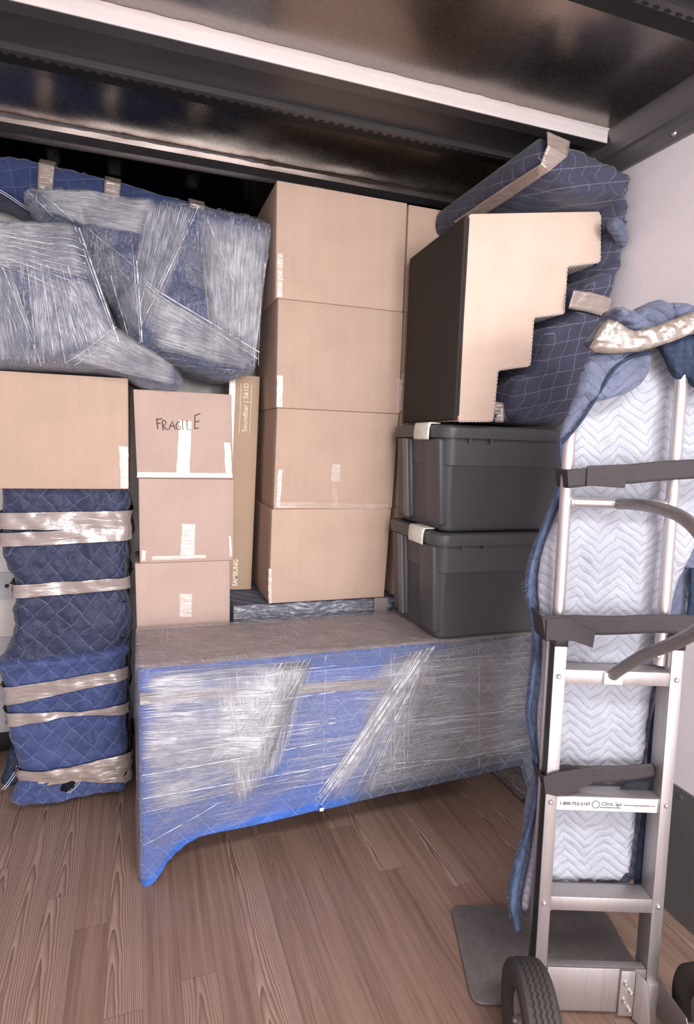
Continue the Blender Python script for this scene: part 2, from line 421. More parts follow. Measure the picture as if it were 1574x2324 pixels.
M['strap_fuzzy'] = mat_plain('worn_hook_tape', '#1d1f26', 0.9, 0, 40, 0.5, 0.7, 0.003, 0.3)
M['black_plastic'] = mat_plain('black_cap', '#171619', 0.4)
M['label'] = mat_plain('white_sticker', '#e4dcdd', 0.35, 0, 20, 0.03, 0.02)
M['ink'] = mat_plain('grey_ink', '#3a363d', 0.6)
M['ink_blue'] = mat_plain('slate_ink', '#3c4458', 0.6)
M['marker'] = mat_plain('brown_marker', '#5a4338', 0.7)
M['print_white'] = mat_plain('white_print', '#f6e4d6', 0.6)
M['floor'] = mat_floor()
M['wall'] = mat_wall('white_panel_wall', '#e4dde0')
M['wall_front'] = mat_wall('white_front_wall', '#ded6d3', 60, (3, 3, 0.6), 0.12)
M['kick'] = mat_wall('grey_scuff_panel', '#5e5c5c', 50, (2, 2, 1), 0.25, 0.45)
M['track'] = mat_wall('grey_track', '#bab8bc', 50, (1, 1, 1), 0.15, 0.4)

# ---- mesh building
class MB:
    def __init__(self):
        self.v, self.f, self.mi = [], [], []
    def add(self, vs, fs, mi=0):
        o = len(self.v)
        self.v += [tuple(p) for p in vs]
        for f in fs:
            self.f.append(tuple(i + o for i in f)); self.mi.append(mi)
    def box(self, x0, x1, y0, y1, z0, z1, mi=0, mat=None):
        vs = [Vector(p) for p in ((x0, y0, z0), (x1, y0, z0), (x1, y1, z0), (x0, y1, z0), (x0, y0, z1), (x1, y0, z1), (x1, y1, z1), (x0, y1, z1))]
        if mat: vs = [mat @ p for p in vs]
        self.add(vs, [(0, 3, 2, 1), (4, 5, 6, 7), (0, 1, 5, 4), (1, 2, 6, 5), (2, 3, 7, 6), (3, 0, 4, 7)], mi)
    def hexa(self, b, t, mi=0):
        self.add(list(b) + list(t), [(0, 3, 2, 1), (4, 5, 6, 7), (0, 1, 5, 4), (1, 2, 6, 5), (2, 3, 7, 6), (3, 0, 4, 7)], mi)
    def prism(self, poly, axis, a, b, mi=0):
        """poly of 2D points extruded along axis 'x','y' or 'z' from a to b"""
        def mk(p, t):
            return {'x': (t, p[0], p[1]), 'y': (p[0], t, p[1]), 'z': (p[0], p[1], t)}[axis]
        n = len(poly)
        vs = [mk(p, a) for p in poly] + [mk(p, b) for p in poly]
        fs = [tuple(range(n - 1, -1, -1)), tuple(range(n, 2 * n))] + [(i, (i + 1) % n, (i + 1) % n + n, i + n) for i in range(n)]
        self.add(vs, fs, mi)
    def tube(self, pts, r, seg=12, cap=True, mi=0, sy=1.0):
        pts = [Vector(p) for p in pts]
        rs = r if hasattr(r, '__len__') else [r] * len(pts)
        base = len(self.v)
        up = None
        for i, p in enumerate(pts):
            t = (pts[min(i + 1, len(pts) - 1)] - pts[max(i - 1, 0)]).normalized()
            if up is None:
                up = t.orthogonal().normalized()
            up = (up - t * up.dot(t))
            up = up.normalized() if up.length > 1e-6 else t.orthogonal().normalized()
            bn = t.cross(up)
            for j in range(seg):
                a = 2 * PI * j / seg
                self.v.append(tuple(p + (up * math.cos(a) + bn * math.sin(a) * sy) * rs[i]))
        n = len(pts)
        for i in range(n - 1):
            for j in range(seg):
                a, b = base + i * seg + j, base + i * seg + (j + 1) % seg
                self.f.append((a, b, b + seg, a + seg)); self.mi.append(mi)
        if cap:
            self.f.append(tuple(base + j for j in range(seg - 1, -1, -1))); self.mi.append(mi)
            self.f.append(tuple(base + (n - 1) * seg + j for j in range(seg))); self.mi.append(mi)
    def grid(self, rows, closed=False, mi=0):
        """rows: list of equal-length point lists"""
        base = len(self.v)
        m = len(rows[0])
        for r in rows:
            self.v += [tuple(p) for p in r]
        for i in range(len(rows) - 1):
            for j in range(m if closed else m - 1):
                a, b = base + i * m + j, base + i * m + (j + 1) % m
                self.f.append((a, b, b + m, a + m)); self.mi.append(mi)
    def lathe(self, prof, seg, mat, mi=0):
        rows = []
        for (r, h) in prof:
            rows.append([mat @ Vector((r * math.cos(2 * PI * j / seg), r * math.sin(2 * PI * j / seg), h)) for j in range(seg)])
        self.grid(rows, True, mi)
    def build(self, name, mats, parent=None, smooth=None, bevel=0.0, seg=2, loc=None):
        me = bpy.data.meshes.new(name)
        me.from_pydata(self.v, [], self.f)
        mats = mats if isinstance(mats, (list, tuple)) else [mats]
        for m_ in mats: me.materials.append(m_)
        if len(mats) > 1:
            me.polygons.foreach_set('material_index', self.mi)
        bm = bmesh.new(); bm.from_mesh(me)
        bmesh.ops.recalc_face_normals(bm, faces=bm.faces)
        if bevel > 0:
            es = [e for e in bm.edges if len(e.link_faces) == 2 and e.calc_face_angle(0) > 0.6]
            bmesh.ops.bevel(bm, geom=es, offset=bevel, segments=seg, profile=0.5, affect='EDGES')
        bm.to_mesh(me); bm.free()
        if smooth is None: smooth = 35
        if smooth:
            me.polygons.foreach_set('use_smooth', [True] * len(me.polygons))
            me.set_sharp_from_angle(angle=math.radians(smooth))
        o = bpy.data.objects.new(name, me)
        COL.objects.link(o)
        if loc is not None: o.location = loc
        if parent is not None: o.parent = parent
        return o

def thing(name, label, cat, loc=(0, 0, 0), rot=(0, 0, 0), group=None):
    o = bpy.data.objects.new(name, None)
    o.empty_display_size = 0.1
    COL.objects.link(o)
    o.location, o.rotation_euler = loc, rot
    o['label'], o['category'] = label, cat
    if group: o['group'] = group
    return o
def tag(o, label, cat, group=None):
    o['label'], o['category'] = label, cat
    if group: o['group'] = group
    return o
def struct(name, mb, mat, **kw):
    o = mb.build(name, mat, **kw)
    o['kind'] = 'structure'
    return o
def fbm(p, s, oct_=3):
    return noise.fractal(Vector(p) * s, 1.0, 2.0, oct_)

def interp(tab, x):
    if x <= tab[0][0]: return tab[0][1]
    for (a, fa), (b, fb) in zip(tab, tab[1:]):
        if x <= b:
            t = (x - a) / (b - a)
            t = t * t * (3 - 2 * t)
            return fa + (fb - fa) * t
    return tab[-1][1]

def smooth_poly(pts, n=3, closed=True):
    for _ in range(n):
        out = []
        m = len(pts)
        for i in range(m if closed else m - 1):
            a, b = pts[i], pts[(i + 1) % m]
            out.append((a[0] * .75 + b[0] * .25, a[1] * .75 + b[1] * .25))
            out.append((a[0] * .25 + b[0] * .75, a[1] * .25 + b[1] * .75))
        pts = out
    return pts

def resample(poly, step):
    out = []
    n = len(poly)
    for i in range(n):
        a, b = Vector(poly[i]), Vector(poly[(i + 1) % n])
        k = max(1, int((b - a).length / step))
        for j in range(k):
            out.append(tuple(a.lerp(b, j / k)))
    return out

def relief(poly, yf, depth, round_r=0.05, step=0.016, yfun=None, smooth=2, offset=0.0, back_shrink=0.0, nside=4, lean=0.0):
    """a solid whose outline is poly in the XZ plane, front face at y=yf (rounded shoulders), real depth"""
    poly = smooth_poly(poly, smooth) if smooth else poly
    poly = resample(poly, step)
    if sum(a[0] * b[1] - b[0] * a[1] for a, b in zip(poly, poly[1:] + poly[:1])) < 0: poly = poly[::-1]
    n = len(poly)
    if offset:
        q = []
        for i in range(n):
            a, b = Vector(poly[i - 1]), Vector(poly[(i + 1) % n])
            t = (b - a).normalized()
            q.append((poly[i][0] + t.y * offset, poly[i][1] - t.x * offset))
        poly = q
    xs, zs = [p[0] for p in poly], [p[1] for p in poly]
    pts = [Vector(p) for p in poly]
    def dist(p):
        best = 9
        for i in range(n):
            a = pts[i]
            d = (p - a).length_squared
            if d < best: best = d
        return math.sqrt(best)
    def inside(x, z):
        c = False
        j = n - 1
        for i in range(n):
            if (poly[i][1] > z) != (poly[j][1] > z) and x < (poly[j][0] - poly[i][0]) * (z - poly[i][1]) / (poly[j][1] - poly[i][1]) + poly[i][0]:
                c = not c
            j = i
        return c
    inner = []
    zz, row = min(zs) + step * .5, 0
    while zz < max(zs):
        xx = min(xs) + (step * .5 if row % 2 else 0)
        while xx < max(xs):
            if inside(xx, zz) and dist(Vector((xx, zz))) > step * 0.62:
                inner.append(Vector((xx, zz)))
            xx += step
        zz += step * 0.87; row += 1
    allp = pts + inner
    vo, eo, fo, *_ = delaunay_2d_cdt(allp, [(i, (i + 1) % n) for i in range(n)], [], 1, 1e-6)
    mb = MB()
    fv = []
    for p in vo:
        d = min(dist(p) / round_r, 1.0) if round_r > 0 else 1.0
        y = yf + round_r * (1 - math.sqrt(max(0, 1 - (1 - d) ** 2)))
        if yfun: y += yfun(p.x, p.y, d)
        fv.append((p.x, y, p.y))
    mb.add(fv, fo)
    # outline loop in output indices = first n (cdt keeps order)
    cx, cz = sum(xs) / n, sum(zs) / n
    loop = [fv[i] for i in range(n)]
    rows = [loop]
    for s in range(1, nside + 1):
        t = s / nside
        rows.append([(p[0] + (cx - p[0]) * back_shrink * t, p[1] + (yf + depth + lean * p[2] - p[1]) * t, p[2] + (cz - p[2]) * back_shrink * t) for p in loop])
    mb.grid(rows, True)
    bk = [(p.x + (cx - p.x) * back_shrink, yf + depth + lean * p.y, p.y + (cz - p.y) * back_shrink) for p in vo]
    mb.add(bk, [tuple(reversed(f)) for f in fo])
    return mb

def weld(o, d=0.0008):
    bm = bmesh.new(); bm.from_mesh(o.data)
    bmesh.ops.remove_doubles(bm, verts=bm.verts, dist=d)
    bmesh.ops.recalc_face_normals(bm, faces=bm.faces)
    bm.to_mesh(o.data); bm.free()
    return o

def text(name, body, size, mat, mw, parent, shear=0.0, ext=0.0004, align='LEFT', bold=0.0, space=1.0, width=None):
    cu = bpy.data.curves.new(name, 'FONT')
    cu.body, cu.size, cu.extrude, cu.shear, cu.align_x, cu.offset, cu.space_character = body, size, ext, shear, align, bold, space
    cu.resolution_u = 3
    tmp = bpy.data.objects.new(name, cu)
    COL.objects.link(tmp)
    bpy.context.view_layer.update()
    me = bpy.data.meshes.new_from_object(tmp.evaluated_get(bpy.context.evaluated_depsgraph_get()))
    bpy.data.objects.remove(tmp)
    me.name = name
    me.materials.clear(); me.materials.append(mat)
    if width:
        w_ = max(v.co.x for v in me.vertices) - min(v.co.x for v in me.vertices)
        me.transform(Matrix.Diagonal((width / w_, 1, 1, 1)))
    me.transform(mw)
    o = bpy.data.objects.new(name, me)
    COL.objects.link(o)
    o.parent = parent
    return o

# ================================================================== TRUCK BODY
XL, XR, YB, ZC = -0.84, 1.635, 3.06, 2.64
mb = MB(); mb.box(XL - .1, XR + .1, REAR - .1, YB + .1, -0.06, 0.0); struct('floor', mb, M['floor'])
mb = MB(); mb.box(XR, XR + .06, REAR - .1, YB + .06, 0, ZC + .1); struct('wall_right', mb, M['wall'])
mb = MB(); mb.box(XL - .06, XL, REAR - .1, YB + .06, 0, ZC + .1); struct('wall_left', mb, M['wall'])
mb = MB(); mb.box(XL, XR, YB, YB + .06, 0, ZC + .1); struct('wall_front', mb, M['wall_front'])
mb = MB(); mb.box(XL - .06, XR + .06, REAR - .1, YB + .06, ZC, ZC + .05); struct('ceiling', mb, M['ceil'])
# scuff panel low on the right wall, grey tracks on the front wall
mb = MB(); mb.box(XR - .008, XR, REAR, YB, 0.0, 0.43)
for y in [0.35 + i * 0.33 for i in range(8)]:
    mb.tube([(XR - .012, y, .405), (XR - .004, y, .405)], .008, 10)
struct('baseboard_right', mb, M['kick'], bevel=0)
mb = MB(); mb.box(XL, XR, YB - .012, YB, .725, .851)
mb.tube([(-.575, YB - .02, .79), (-.575, YB - .008, .79)], .009, 10, mi=1)
for x in [-.3 + i * .3 for i in range(6)]:
    mb.tube([(x, YB - .02, .79), (x, YB - .008, .79)], .009, 10, mi=1)
struct('trim_1', mb, [M['track'], M['gasket']])
mb = MB(); mb.box(XL, XR, YB - .008, YB, .085, .546); struct('trim_2', mb, M['track'])
mb = MB(); mb.box(XL, XR, YB - .03, YB, 0.0, .085); struct('baseboard_front', mb, M['gasket'], bevel=.004)
# grey rail where right wall meets roof
mb = MB()
prof = [(XR, 2.483), (XR - .014, 2.483), (XR - .016, 2.52), (XR - .012, 2.523), (XR - .012, 2.548), (XR - .022, 2.552), (XR - .024, 2.60), (XR - .034, 2.625), (XR - .034, ZC), (XR, ZC)]
mb.prism([(x, z) for x, z in prof], 'y', REAR, YB)
for y in (0.35, 0.95, 1.60, 2.2, 2.8):
    mb.lathe([(.0, .006), (.006, .005), (.010, 0)], 12, Matrix.Translation((XR - .015, y, 2.507)) @ Matrix.Rotation(-PI / 2, 4, 'Y'), 1)
struct('trim_3', mb, [M['rail_grey'], M['bolt']], smooth=25)
mb = MB(); mb.prism([(XL, 2.483), (XL + .016, 2.483), (XL + .022, 2.56), (XL + .034, 2.625), (XL + .034, ZC), (XL, ZC)], 'y', REAR, YB); struct('trim_4', mb, M['rail_grey'])
def bow(name, y, h, w, mats, lip=True):
    mb = MB()
    mb.box(XL, XR - .034, y, y + .004, ZC - h, ZC, 0)
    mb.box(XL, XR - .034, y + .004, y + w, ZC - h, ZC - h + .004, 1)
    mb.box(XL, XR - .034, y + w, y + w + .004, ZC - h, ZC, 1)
    # caulk line along the top edge
    rows = []
    for i in range(120):
        x = XL + (XR - .034 - XL) * i / 119
        r = .005 + .004 * abs(fbm((x * 1.0, y, 0), 9))
        rows.append([(x, y + .001, ZC - r * 1.6), (x, y - r * .7, ZC - r * .7), (x, y - r * 1.6, ZC - .0005)])
    mb.grid(rows, False, 0)
    return struct(name, mb, mats, bevel=0)
bow('trim_5', 1.880, .046, .050, [M['beam'], M['beam_shade_grey']])
bow('trim_6', 2.625, .028, .075, [M['bow_shiny'], M['rail_grey']])
mb = MB(); mb.prism([(2.80, ZC), (2.80, ZC - .012), (YB - .004, 2.43), (YB, 2.43), (YB, ZC)], 'x', XL, XR); struct('trim_12', mb, M['cove'])
bow('trim_7', 1.06, .052, .055, [M['beam'], M['beam_shade_grey']])
bow('trim_8', 0.25, .052, .055, [M['beam'], M['beam_shade_grey']])
bow('trim_9', -0.55, .052, .055, [M['beam'], M['beam_shade_grey']])
bow('trim_13', -1.35, .052, .055, [M['beam'], M['beam_shade_grey']])
bow('trim_14', -2.15, .052, .055, [M['beam'], M['beam_shade_grey']])
def perforated(name, y):
    mb = MB()
    mb.box(XL, XR - .034, y - .15, y, ZC - .006, ZC, 0)
    mb.box(XL, XR - .034, y, y + .03, ZC - .026, ZC - .002, 0)
    mb.box(XL, XR - .034, y + .03, y + .10, ZC - .014, ZC, 1)
    x = XL + .05
    while x < XR - .08:
        mb.prism([(x + .011 * math.cos(a * PI / 4), y + .022 + .006 * math.sin(a * PI / 4)) for a in range(8)], 'z', ZC - .0275, ZC - .02, 1)
        x += .037
    return struct(name, mb, [M['beam_shade_grey'], M['gasket']], bevel=0)
perforated('trim_10', 2.15)
perforated('trim_11', 1.30)

# ================================================================== CARTONS
def carton(label, x0, x1, yf, yb, z0, z1, mat, group, x0t=None, x1t=None, bulge=0.004, seam=True, name='cardboard_box', tilt=0.0):
    x0t = x0 if x0t is None else x0t
    x1t = x1 if x1t is None else x1t
    g = 0.0012
    cx = (x0 + x1) / 2
    root = thing(name, label, 'box', (cx, yf, z0), (0, tilt, 0), group)
    mb = MB()
    W0, W1, D, Hh = x0 - cx, x1 - cx, yb - yf, z1 - z0 - g
    T0, T1 = x0t - cx, x1t - cx
    nx, nz = 8, 8
    def face(fn):
        rows = []
        for i in range(nz + 1):
            rows.append([fn(j / nx, i / nz) for j in range(nx + 1)])
        mb.grid(rows)
    def X(u, w): return (W0 + (W1 - W0) * u) * (1 - w) + (T0 + (T1 - T0) * u) * w
    def bl(u, w): return bulge * 16 * u * (1 - u) * w * (1 - w)
    face(lambda u, w: (X(u, w), -bl(u, w), Hh * w))
    face(lambda u, w: (X(1 - u, w), D, Hh * w))
    face(lambda u, w: (X(0, w) - bl(u, w) * .6, D * (1 - u), Hh * w))
    face(lambda u, w: (X(1, w) + bl(u, w) * .6, D * u, Hh * w))
    face(lambda u, w: (X(u, 1), D * w, Hh))
    face(lambda u, w: (X(u, 0), D * (1 - w), 0))
    body = weld(mb.build('carton_body', mat, root, smooth=30), 1e-5)
    bm = bmesh.new(); bm.from_mesh(body.data)
    es = [e for e in bm.edges if len(e.link_faces) == 2 and e.calc_face_angle(0) > 1.0]
    bmesh.ops.bevel(bm, geom=es, offset=.0028, segments=2, affect='EDGES', profile=.5)
    bm.to_mesh(body.data); bm.free()
    if seam:
        mb = MB(); mb.box(T0 + .002, T1 - .002, D / 2 - .025, D / 2 + .025, Hh, Hh + .0008)
        mb.build('seam_tape', M['tape_seam'], root)
    root['_w'] = 0
    del root['_w']
    return root
def strip(root, px, yf, mat=None, name='tape_strip', wrap=0.0, jag=0.0015):
    """tape on the front face of a carton; px = four photo corners (tl, tr, br, bl)"""
    P = [at(x, y, yf) for x, y in px]
    org = root.location
    rows = []
    n = 10
    for i in range(n + 1):
        t = i / n
        a, b = P[0].lerp(P[3], t), P[1].lerp(P[2], t)
        row = []
        for j in range(5):
            p = a.lerp(b, j / 4)
            row.append(Vector((p.x - org.x + (random.uniform(-jag, jag) if j in (0, 4) else 0), -.0055 - .0006 * random.random(), p.z - org.z)))
        rows.append(row)
    mb = MB(); mb.grid(rows)
    o = mb.build(name, mat or M['tape_clear'], root)
    return o
def crease(root, x, yf, z0, z1):
    pass

# --- column of four large cartons in the middle
gl = 'large cartons in the tall middle stack'
c1 = carton('large cardboard box at the top of the tall middle stack, under the ceiling', .524, 1.080, 2.45, 2.90, 2.060, 2.506, M['card'], gl, x0t=.520)
c2 = carton('large cardboard box second from top of the tall middle stack', .534, 1.082, 2.45, 2.90, 1.626, 2.060, M['card'], gl)
c3 = carton('large cardboard box third down in the tall middle stack, tape patch at its centre', .530, 1.068, 2.45, 2.90, 1.208, 1.626, M['card'], gl, x0t=.538, x1t=1.082)
c4 = carton('large cardboard box at the bottom of the tall middle stack', .518, 1.046, 2.45, 2.90, .803, 1.208, M['card'], gl, x0t=.524, x1t=1.064)
strip(c1, [(629, 575), (641, 577), (640, 676), (628, 675)], 2.45)
strip(c2, [(628, 852), (641, 853), (640, 925), (627, 923)], 2.45)
strip(c3, [(630, 1066), (640, 1066), (634, 1152), (625, 1151)], 2.45)
strip(c3, [(752, 1053), (771, 1054), (770, 1094), (750, 1092)], 2.45)
strip(c3, [(750, 1094), (760, 1095), (768, 1154), (754, 1153)], 2.45, M['tape_seam'])
strip(c3, [(632, 1139), (880, 1143), (879, 1156), (631, 1152)], 2.45, M['tape_seam'])
strip(c4, [(608, 1290), (616, 1290), (615, 1368), (609, 1369)], 2.45)
strip(c2, [(898, 860), (910, 862), (905, 938), (896, 937)], 2.45, M['tape_seam'])
# --- column behind the stairs
gr = 'cartons in the right hand stack'
zs = [.803, 1.212, 1.632, 2.066, 2.510]
rl = ['cardboard box of the right stack just above the dresser, behind the lower charcoal bin', 'cardboard box of the right stack behind the upper charcoal bin', 'cardboard box of the right stack behind the lower half of the pet stairs', 'cardboard box at top of the right stack, behind the top of the pet stairs']
for i in range(4):
    r = carton(rl[i], 1.096, 1.60, 2.47, 2.92, zs[i], zs[i + 1], M['card'], gr)
    if i < 3:
        mb = MB(); mb.box(-.2555, -.240, -.0062, -.005, .01, .17)
        mb.build('tape_strip', M['tape_clear'], r)
# --- three small cartons on the left
gs = 'small cartons in the narrow stack'
s1 = carton('small cardboard box marked FRAGILE, top of the narrow stack', -.006, .357, 2.42, 2.69, 1.334, 1.668, M['card_pink'], gs, x0t=-.017, x1t=.347)
s2 = carton('small cardboard box in the middle of the narrow stack, under the FRAGILE box', .001, .360, 2.415, 2.69, 1.003, 1.334, M['card_pink'], gs, x0t=-.001)
s3 = carton('small cardboard box at the bottom of the narrow stack, behind the dresser', -.010, .350, 2.42, 2.69, .668, 1.003, M['card_pink'], gs, x0t=-.017, x1t=.348)
strip(s1, [(406, 954), (434, 957), (429, 1078), (400, 1077)], 2.42)
strip(s1, [(312, 1071), (526, 1074), (527, 1084), (311, 1083)], 2.42)
strip(s1, [(507, 1004), (522, 1005), (526, 1083), (512, 1081)], 2.42)
strip(s2, [(413, 1188), (443, 1190), (440, 1265), (409, 1264)], 2.415)
strip(s2, [(322, 1248), (331, 1250), (330, 1272), (320, 1272)], 2.415)
strip(s2, [(345, 1262), (466, 1258), (467, 1266), (345, 1271)], 2.415)
strip(s2, [(518, 1215), (523, 1215), (526, 1262), (520, 1262)], 2.415)
strip(s3, [(407, 1347), (435, 1347), (434, 1398), (408, 1400)], 2.42)
# handwriting
mb = MB()
def stroke(pts):
    q = []
    for (cx_, cy_) in pts:
        p = at(cx_ * .4066, 820 + cy_ * .4066, 2.42)
        q.append((p.x - s1.location.x, -.0052, p.z - s1.location.z))
    mb.tube(q, .0019, 6)
for st in ([(876, 320), (877, 350), (880, 378)], [(870, 324), (888, 322), (906, 321)], [(872, 349), (896, 345)],
           [(905, 332), (907, 360), (910, 386)], [(903, 334), (918, 330), (927, 338), (922, 352), (909, 359), (920, 370), (934, 384)],
           [(942, 382), (951, 355), (960, 334), (968, 356), (977, 382)], [(946, 362), (973, 361)],
           [(1003, 338), (988, 342), (981, 360), (986, 378), (1002, 380), (1006, 364), (995, 362)],
           [(1018, 330), (1019, 381)], [(1042, 330), (1043, 384), (1064, 381)],
           [(1087, 300), (1086, 340), (1085, 377)], [(1086, 302), (1102, 297), (1118, 293)], [(1086, 340), (1112, 333)], [(1085, 377), (1108, 372)]):
    stroke(st)
mb.build('handwriting', M['marker'], s1)
# --- big box on the left
lb = carton('wide cardboard box resting on the tall navy padded item at the left edge', -.505, -.037, 2.42, 2.86, 1.291, 1.706, M['card'], None, x1t=-.035)
strip(lb, [(270, 1012), (291, 1014), (291, 1108), (274, 1107)], 2.42)
# --- soundbar carton
sb = thing('soundbar_box', 'tall narrow soundbar carton standing between the small and large box stacks', 'box', (.420, 2.71, .803), (0, math.radians(1.6), 0))
mb = MB(); mb.box(-.066, .068, 0, .13, 0, .972); mb.build('carton_body', M['card_grey'], sb, bevel=.004)
mb = MB(); mb.box(-.066, -.04, -.0012, -.0004, .35, .965); mb.build('tape_strip', M['tape_clear'], sb)
def up_mat(x, z): return Matrix.Translation((x, -.0006, z)) @ Matrix.Rotation(PI / 2, 4, 'X') @ Matrix.Rotation(PI / 2, 4, 'Z')
text('product_print', 'Soundbar | S61D', .0305, M['print_white'], up_mat(.018, .722), sb, width=.214)
text('maker_print', 'SAMSUNG', .030, M['print_white'], up_mat(.002, .018), sb, bold=.0006, width=.124)
mb = MB(); mb.box(-.016, -.0145, -.001, 0, .715, .935); mb.box(.031, .0325, -.001, 0, .715, .935); mb.build('printed_rules', M['print_white'], sb)

# ================================================================== LOW WRAPPED ITEM behind the dresser
lw = thing('wrapped_furniture', 'low flat furniture piece in dark film-wrapped padding under the tall box stacks', 'furniture', (0, 2.45, 0))
mb = MB(); mb.box(.365, 1.60, .012, .55, .0, .799); mb.box(.0, .365, .012, .5, 0, .665)
mb.build('padding', M['navy'], lw, bevel=.012, seg=3)
def plane_wrap(x0, x1, z0, z1, y, top=0.0, ny=40, nx=70, amp=.008):
    mb = MB(); rows = []
    for i in range(nx + 1):
        x = x0 + (x1 - x0) * i / nx
        r = []
        for j in range(8):
            z = z0 + (z1 - z0) * j / 7
            r.append((x, y - amp * fbm((x * 3, z * 14, 1), 3), z))
        if top:
            for j in range(1, 6): r.append((x, y + top * j / 5, z1 + .002))
        rows.append(r)
    mb.grid(rows)
    return mb
plane_wrap(.37, 1.60, .55, .795, .004, .05).build('plastic_wrap', M['film_low'], lw)
mb = MB(); a, b = at(848, 1357, 2.445), at(878, 1357, 2.445)
mb.box(a.x, b.x, -.012, -.009, .55, .80); mb.box(a.x, b.x, -.012, .03, .80, .8018); mb.build('tape_band', M['tape_tan'], lw)

# ================================================================== WRAPPED DRESSER
DY, DB, DX0, DX1, DZ = 1.944, 2.385, -.006, 1.555, .750
dr = thing('wrapped_dresser', 'long low dresser wrapped in blue moving blankets and clear stretch film', 'dresser', (0, 0, 0))
botf = [(-.02, 0), (.03, .0), (.045, .02), (.062, .045), (.085, .08), (.11, .105), (.15, .132), (.19, .146), (.30, .149), (.41, .152), (.62, .165), (.80, .176), (.92, .180), (1.2, .192), (1.3, .198), (1.46, .205), (1.50, .12), (1.525, 0), (1.6, 0)]
bots = [(0, 0), (.04, 0), (.10, .12), (.16, .15), (.28, .15), (.34, .12), (.40, 0), (.46, 0)]
def dresser_ring(off, nf=110, ns=34):
    """perimeter points (x, y, zbottom) anticlockwise from front left"""
    x0, x1, y0, y1, r = DX0 - off, DX1 + off, DY - off, DB + off, .022
    out = []
    for i in range(nf + 1):
        x = x0 + (x1 - x0) * i / nf
        e = min(x - x0, x1 - x)
        y = y0 + (r - math.sqrt(max(0, r * r - (r - e) ** 2)) if e < r else 0)
        out.append((x, y, interp(botf, x)))
    for i in range(1, ns):
        y = y0 + r + (y1 - y0 - r) * i / ns
        out.append((x1, y, interp(bots, y - DY)))
    for i in range(nf + 1):
        x = x1 + (x0 - x1) * i / nf
        out.append((x, y1, interp(botf, x)))
    for i in range(1, ns):
        y = y1 + (y0 + r - y1) * i / ns
        out.append((x0, y, interp(bots, y - DY)))
    return out
def dresser_shell(off, lift=0.0, nz=30, wob=0.004, seed=0, top=True, zt=DZ):
    ring = dresser_ring(off)
    n = len(ring)
    cx, cy = (DX0 + DX1) / 2, (DY + DB) / 2
    mb = MB(); rows = []
    for k_ in range(nz + 1):
        w = k_ / nz
        row = []
        for (x, y, zb) in ring:
            zb = zb + lift
            z = zb + (zt + off - zb) * w
            d = (zt + off) - z
            rr = .02
            ins = rr - math.sqrt(max(0, rr * rr - (rr - d) ** 2)) if d < rr else 0
            nx_, ny_ = (0, 0)
            if y <= DY + .03: ny_ = 1
            elif y >= DB - .005: ny_ = -1
            elif x > cx: nx_ = -1
            else: nx_ = 1
            q = wob * fbm((x * 2, z * 2 + seed, y * 2), 3.5)
            row.append((x + nx_ * (ins + q), y + ny_ * (ins + q), z))
        rows.append(row)
    mb.grid(rows, True)
    if top:
        last = rows[-1]
        nf = 110
        front, back = last[0:nf + 1], last[nf + 1 + 33: nf + 1 + 33 + nf + 1][::-1]
        g = []
        for j in range(13):
            t = j / 12
            g.append([(front[i][0] + (back[i][0] - front[i][0]) * t, front[i][1] + (back[i][1] - front[i][1]) * t, zt + off + (.0035 * fbm((front[i][0] * 3, t * 2, seed), 2) if 0 < j < 12 else 0)) for i in range(nf + 1)])
        mb.grid(g, False, 1)
    return mb
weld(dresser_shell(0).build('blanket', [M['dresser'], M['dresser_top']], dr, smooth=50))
# tan tape seen through the film
mb = MB(); rows = []
for i in range(40):
    t = i / 39
    xx = 318 + t * 670
    yt, yb_ = 1573 - 40 * t, 1600 - 47 * t
    a, b = at(xx, yt, DY - .006), at(xx, yb_, DY - .006)
    rows.append([(a.x, DY - .0065, a.z), (b.x, DY - .0065, b.z)])
mb.grid(rows); mb.build('tape_band', M['tape_tan'], dr)
fl = dresser_shell(.010, lift=.035, wob=.007, seed=5)
weld(fl.build('plastic_wrap', [M['film_h'], M['film_top']], dr, smooth=60))
def strand_mb(lst, Yc, fold=None):
    """lst: (x0,y0,x1,y1,width_px) strands lying just in front of plane Yc"""
    mb = MB()
    for (xa, ya, xb, yb_, w) in lst:
        a, b = at(xa, ya, Yc), at(xb, yb_, Yc)
        d = (b - a).normalized(); s = Vector((-d.z, 0, d.x)) * (w * 0.5 * Yc / FPX)
        rows = []
        for i in range(9):
            t = i / 8
            p = a.lerp(b, t)
            lift = -.004 * math.sin(PI * t) - .001 + (fold(p.x, p.z, 1) if fold else 0)
            wd = s * (1 - .4 * abs(math.sin(t * 5 + xa)))
            rows.append([p - wd + Vector((0, lift, 0)), p + Vector((0, lift - .0012, 0)), p + wd + Vector((0, lift, 0))])
        mb.grid(rows)
    return mb
def film_band(parent, mat, A, B, Y, fold=None, name='film_band', n=36, m=20):
    """A, B: photo points of the two ends (each two points); the pull runs from A to B, following the wrapped surface"""
    mb = MB(); uv = []
    a0, a1, b0, b1 = at(*A[0], Y), at(*A[1], Y), at(*B[0], Y), at(*B[1], Y)
    rows = []
    for i in range(n + 1):
        u = i / n
        r = []
        for j in range(m + 1):
            v = j / m
            p = a0.lerp(b0, u).lerp(a1.lerp(b1, u), v)
            y = Y + (fold(p.x, p.z, 1) if fold else 0) - .004 - .004 * fbm((u * 3, v * 9, A[0][0]), 1)
            r.append((p.x, y, p.z)); uv.append((u, v))
        rows.append(r)
    mb.grid(rows)
    o = mb.build(name, M[mat], parent, smooth=180)
    lay = o.data.uv_layers.new(name='UVMap')
    for lp_ in o.data.loops:
        lay.data[lp_.index].uv = uv[lp_.vertex_index]
    return o
